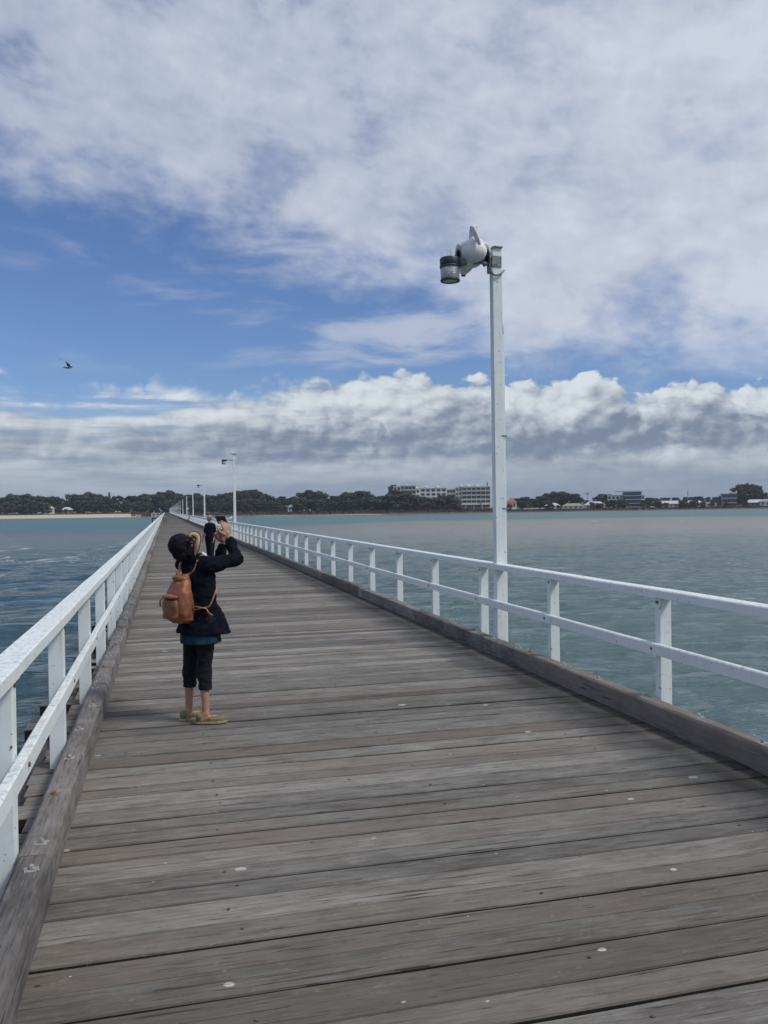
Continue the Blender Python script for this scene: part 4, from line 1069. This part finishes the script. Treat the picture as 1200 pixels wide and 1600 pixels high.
dome(b1, 636, 636.5, 756.5, z, 3.2, 2); dome(b1, 636, 641.5, 757.5, z, 2.6, 1.6); dome(b1, 636, 651, 760.5, z, 1.8, 1.6)
b2 = bld('apartment_block', 678, z, 'white middle apartment block with an even grid of dark windows and two small domes', 'apartment block')
block(b2, 678, 657, 698, 763, 800, z, WHITEW, 6, 5, 14, 0, ww=.68, wh=.56); dome(b2, 678, 666, 758.5, z, 2.4, 1.8); dome(b2, 678, 684, 758.5, z, 2.4, 1.8)
b3 = bld('apartment_block', 735, z, 'apartment block with long balconies, three small domes and a white canopy', 'apartment block')
block(b3, 735, 699, 712, 764, 800, z, CREAM, 5, 3, 12, 4, balcony=True); block(b3, 735, 712.5, 722, 761.5, 800, z, CREAM, 6, 2, 12, 2); block(b3, 735, 722.5, 766, 760.5, 800, z, CREAM, 6, 6, 16, -1, balcony=True)
MB().box((713-735)*z/FPX, (766-735)*z/FPX, -8, -2.95, 4.6, 5.4).build('canopy', WHITEW, b3)
for x in (714, 727, 740, 753, 765): MB().box((x-735)*z/FPX-.2, (x-735)*z/FPX+.2, -7.9, -7.5, -1, 4.59).build('pillar', WHITEW, b3)
for x in (721, 732, 746): dome(b3, 735, x, 756.5, z, 2.5, 1.9)
MB().box((761-735)*z/FPX, (762.5-735)*z/FPX, 0, 3, 19, zof(753.5, 762, z, b3.location)).build('tower', BLUEG, b3)
b4 = bld('apartment_block', 985, 850, 'modern building with blue glazed balconies under a flat white roof', 'building')
block(b4, 985, 951, 975, 774, 794, 850, WHITEW, 3, 4, 14, 2); block(b4, 985, 975.5, 1002, 769.5, 793, 850, BLUEG, 4, 4, 14, 0, glass=simple('blue_glass', (.05, .11, .17), .2), balcony=True); block(b4, 985, 1002.5, 1007, 774, 793, 850, WHITEW, 3, 1, 12, 2)
MB().box((963-985)*.64, (1003-985)*.64, -2, 15, zof(768, 985, 850, b4.location), zof(768, 985, 850, b4.location)+.6).build('roof', ROOFW, b4)
b5 = bld('house', 1141, 850, 'grey three storey house half hidden left of the big fig', 'house')
block(b5, 1141, 1130, 1150, 772, 793, 850, GREYW, 3, 3, 12, 0, glass=BLUEG, balcony=True)
def house(px, z, w, hw, hr, wallm, roofm, label, d=10):
    r = bld('house', px, z, label, 'house')
    MB().box(-w/2, w/2, 0, d, -1.5, hw).build('wall', wallm, r)
    n = max(2, int(w/4))
    for j in range(n):
        cx = -w/2+w*(j+.5)/n; MB().box(cx-.8, cx+.8, -.08, -.01, hw*.35, hw*.82).build('window', GLASS, r)
    m = MB(); o_ = .8; a, b, c, e = -w/2-o_, w/2+o_, -o_, d+o_
    v = [(a, c, hw+.003), (b, c, hw+.003), (b, e, hw+.003), (a, e, hw+.003), (a+d*.45, d/2, hw+hr), (b-d*.45, d/2, hw+hr)]
    m.v = v; m.f = [(0, 1, 5, 4), (1, 2, 5), (2, 3, 4, 5), (3, 0, 4), (3, 2, 1, 0)]; m.a = [.5]*5
    m.build('roof', roofm, r)
    return r
house(800, 815, 9, 6.5, 4.5, WHITEW, ROOFO, 'house with a steep orange tiled roof beside the big lamp post')
house(864, 800, 13, 3.6, 2.6, WHITEW, ROOFW, 'pale roofed bungalow behind the parked cars')
house(896, 800, 19, 3.2, 2.4, CREAM, ROOFT, 'bungalow with a tan roof left of the palm')
house(930, 805, 18, 3.8, 3.4, WHITEW, ROOFW, 'white bungalow with a pale roof just right of the palm')
house(1045, 830, 32, 3.8, 3.0, WHITEW, ROOFW, 'long low house with a pale roof right of the blue balcony building')
house(1080, 828, 25, 3.6, 3.2, WHITEW, ROOFW, 'low house with a pale hipped roof, second right of the blue balcony building')
house(1108, 832, 14, 3.8, 1.2, CREAM, ROOFT, 'small flat tan house right of the pale hipped house')
house(1183, 840, 20, 4.0, 3.0, GREYW, ROOFW, 'pale roofed house under the big fig')
house(1200, 835, 14, 5.0, 2.5, CREAM, ROOFG, 'grey roofed house at the right edge')
house(74, 935, 12, 6., 3.2, CREAM, ROOFW, 'house with a white roof among the trees behind the left of the beach')
house(104, 940, 12, 4, 3.0, simple('pink_wall', (.35, .2, .17), .8), ROOFW, 'pinkish house in the gap between the trees behind the beach')
house(197, 935, 11, 10, 3.0, GREYW, ROOFG, 'grey roofed house among the trees left of the pier')
house(297, 915, 34, 5.0, 3.0, WHITEW, ROOFW, 'white house glimpsed behind the far row of lamp posts')
house(456, 842, 8, 5.5, 3., WHITEW, ROOFG, 'small white house in the dip between the trees')
# parked cars on the shore road
def make_car():
    r = empty('parked_car', (0, 0, 0)); m = MB()
    m.v = []; prof = [(-2.2, .35), (-2.2, .95), (-1.6, 1.02), (-1.1, 1.5), (.7, 1.5), (1.3, 1.02), (2.2, .9), (2.2, .35)]
    for yv in (-.85, .85):
        for x, zz in prof: m.v.append((x, yv*(.85 if zz > 1.2 else 1), zz))
    n = len(prof)
    for q in range(n): m.f.append((q, (q+1) % n, n+(q+1) % n, n+q)); m.a.append(.5)
    m.f.append(tuple(reversed(range(n)))); m.f.append(tuple(range(n, 2*n))); m.a += [.5, .5]
    m.build('body', WHITEW, r)
    MB().box(-1.15, .85, -.88, .88, 1.05, 1.38).build('window', GLASS, r)
    for x in (-1.35, 1.35):
        for yv in (-.8, .8): MB().tube([(x, yv-.1, .33), (x, yv+.1, .33)], .33, 12).build('wheel', BLACKTRIM, r)
    return r
carp = make_car()
SILV = simple('silver_paint', (.35, .37, .38), .4)
spots = [(822, 'white car parked nearest the orange roofed house'), (831, 'white car parked second from the orange roofed house'), (838, 'silver car parked beside the pale roofed bungalow'), (848, 'white car parked left of the tan bungalow'), (759, 'white car parked in front of the white canopy'),
         (565, 'white car parked left of the apartments, among the trees'), (571, 'white car parked beside another under the trees left of the apartments'), (578, 'white car nearest the apartments under the trees'), (912, 'white car parked left of the white bungalow'), (1020, 'white car parked right of the blue balcony building')]
for i, (px, lb) in enumerate(spots):
    o = carp if i == 0 else copy_tree(carp)
    o.location = ground_at(px, interp(SHORE, px)+(37 if i != 4 else 34)); o.location.z += .45; o.rotation_euler = (0, 0, -YAW+random.uniform(-.2, .2))
    tag(o, lb, 'car', 'cars parked along the shore')
# tiny person at the waterline and a mast
pr_ = empty('person', ground_at(598, 750), 0, label='tiny dark figure standing at the waterline left of the apartments', cat='person')
bm = bmesh.new(); limb(bm, [(-.1, 0, 0), (-.08, 0, .8)], [.08, .1]); limb(bm, [(.1, 0, 0), (.08, 0, .8)], [.08, .1]); limb(bm, [(0, 0, .85), (0, 0, 1.35)], [.16, .2]); blob(bm, Vector((0, 0, 1.62)), (.1, .11, .13))
limb(bm, [(0, 0, 1.4), (0, 0, 1.55)], [.06, .06]); limb(bm, [(-.2, 0, 1.35), (-.26, 0, .8)], [.06, .05]); limb(bm, [(.2, 0, 1.35), (.26, 0, .8)], [.06, .05]); fuse('body', bm, BLACKCLOTH, pr_, .03, 2)
g0 = ground_at(1075, 1000)
ms = empty('radio_mast', g0, 0, label='thin dark mast rising above the even tree line', cat='mast')
MB().tube([(0, 0, 0), (0, 0, 19)], [.5, .25], 6).box(-.8, .8, -.3, .3, 14, 15).build('mast', GREYW, ms)
# gulls resting on the shallow bank
for px_, lb in ((930, 'left of two white gulls floating over the sandbank'), (1064, 'right of two white gulls floating over the sandbank')):
    P = W(px_, 817, 1); zz_ = (EYE-WATER)/(EYE-P.z); P = W(px_, 817, zz_)
    gl = gull_standing((P.x, P.y, WATER-.03), R(10), lb); gl.scale = (2.2, 2.2, 2.2)

# ------------------------------------------------------------------ haze
hm = bpy.data.materials.new('haze'); hm.use_nodes = True; hn = hm.node_tree; hn.nodes.clear()
ho = hn.nodes.new('ShaderNodeOutputMaterial'); hv = hn.nodes.new('ShaderNodeVolumePrincipled')
hv.inputs['Color'].default_value = (.80, .87, .96, 1); hv.inputs['Density'].default_value = .00011; hv.inputs['Anisotropy'].default_value = .2
hn.links.new(hv.outputs[0], ho.inputs['Volume'])
tag(MB().box(-9100, 9100, -9100, 9100, WATER-3, 40).build('haze', hm), kind='stuff')
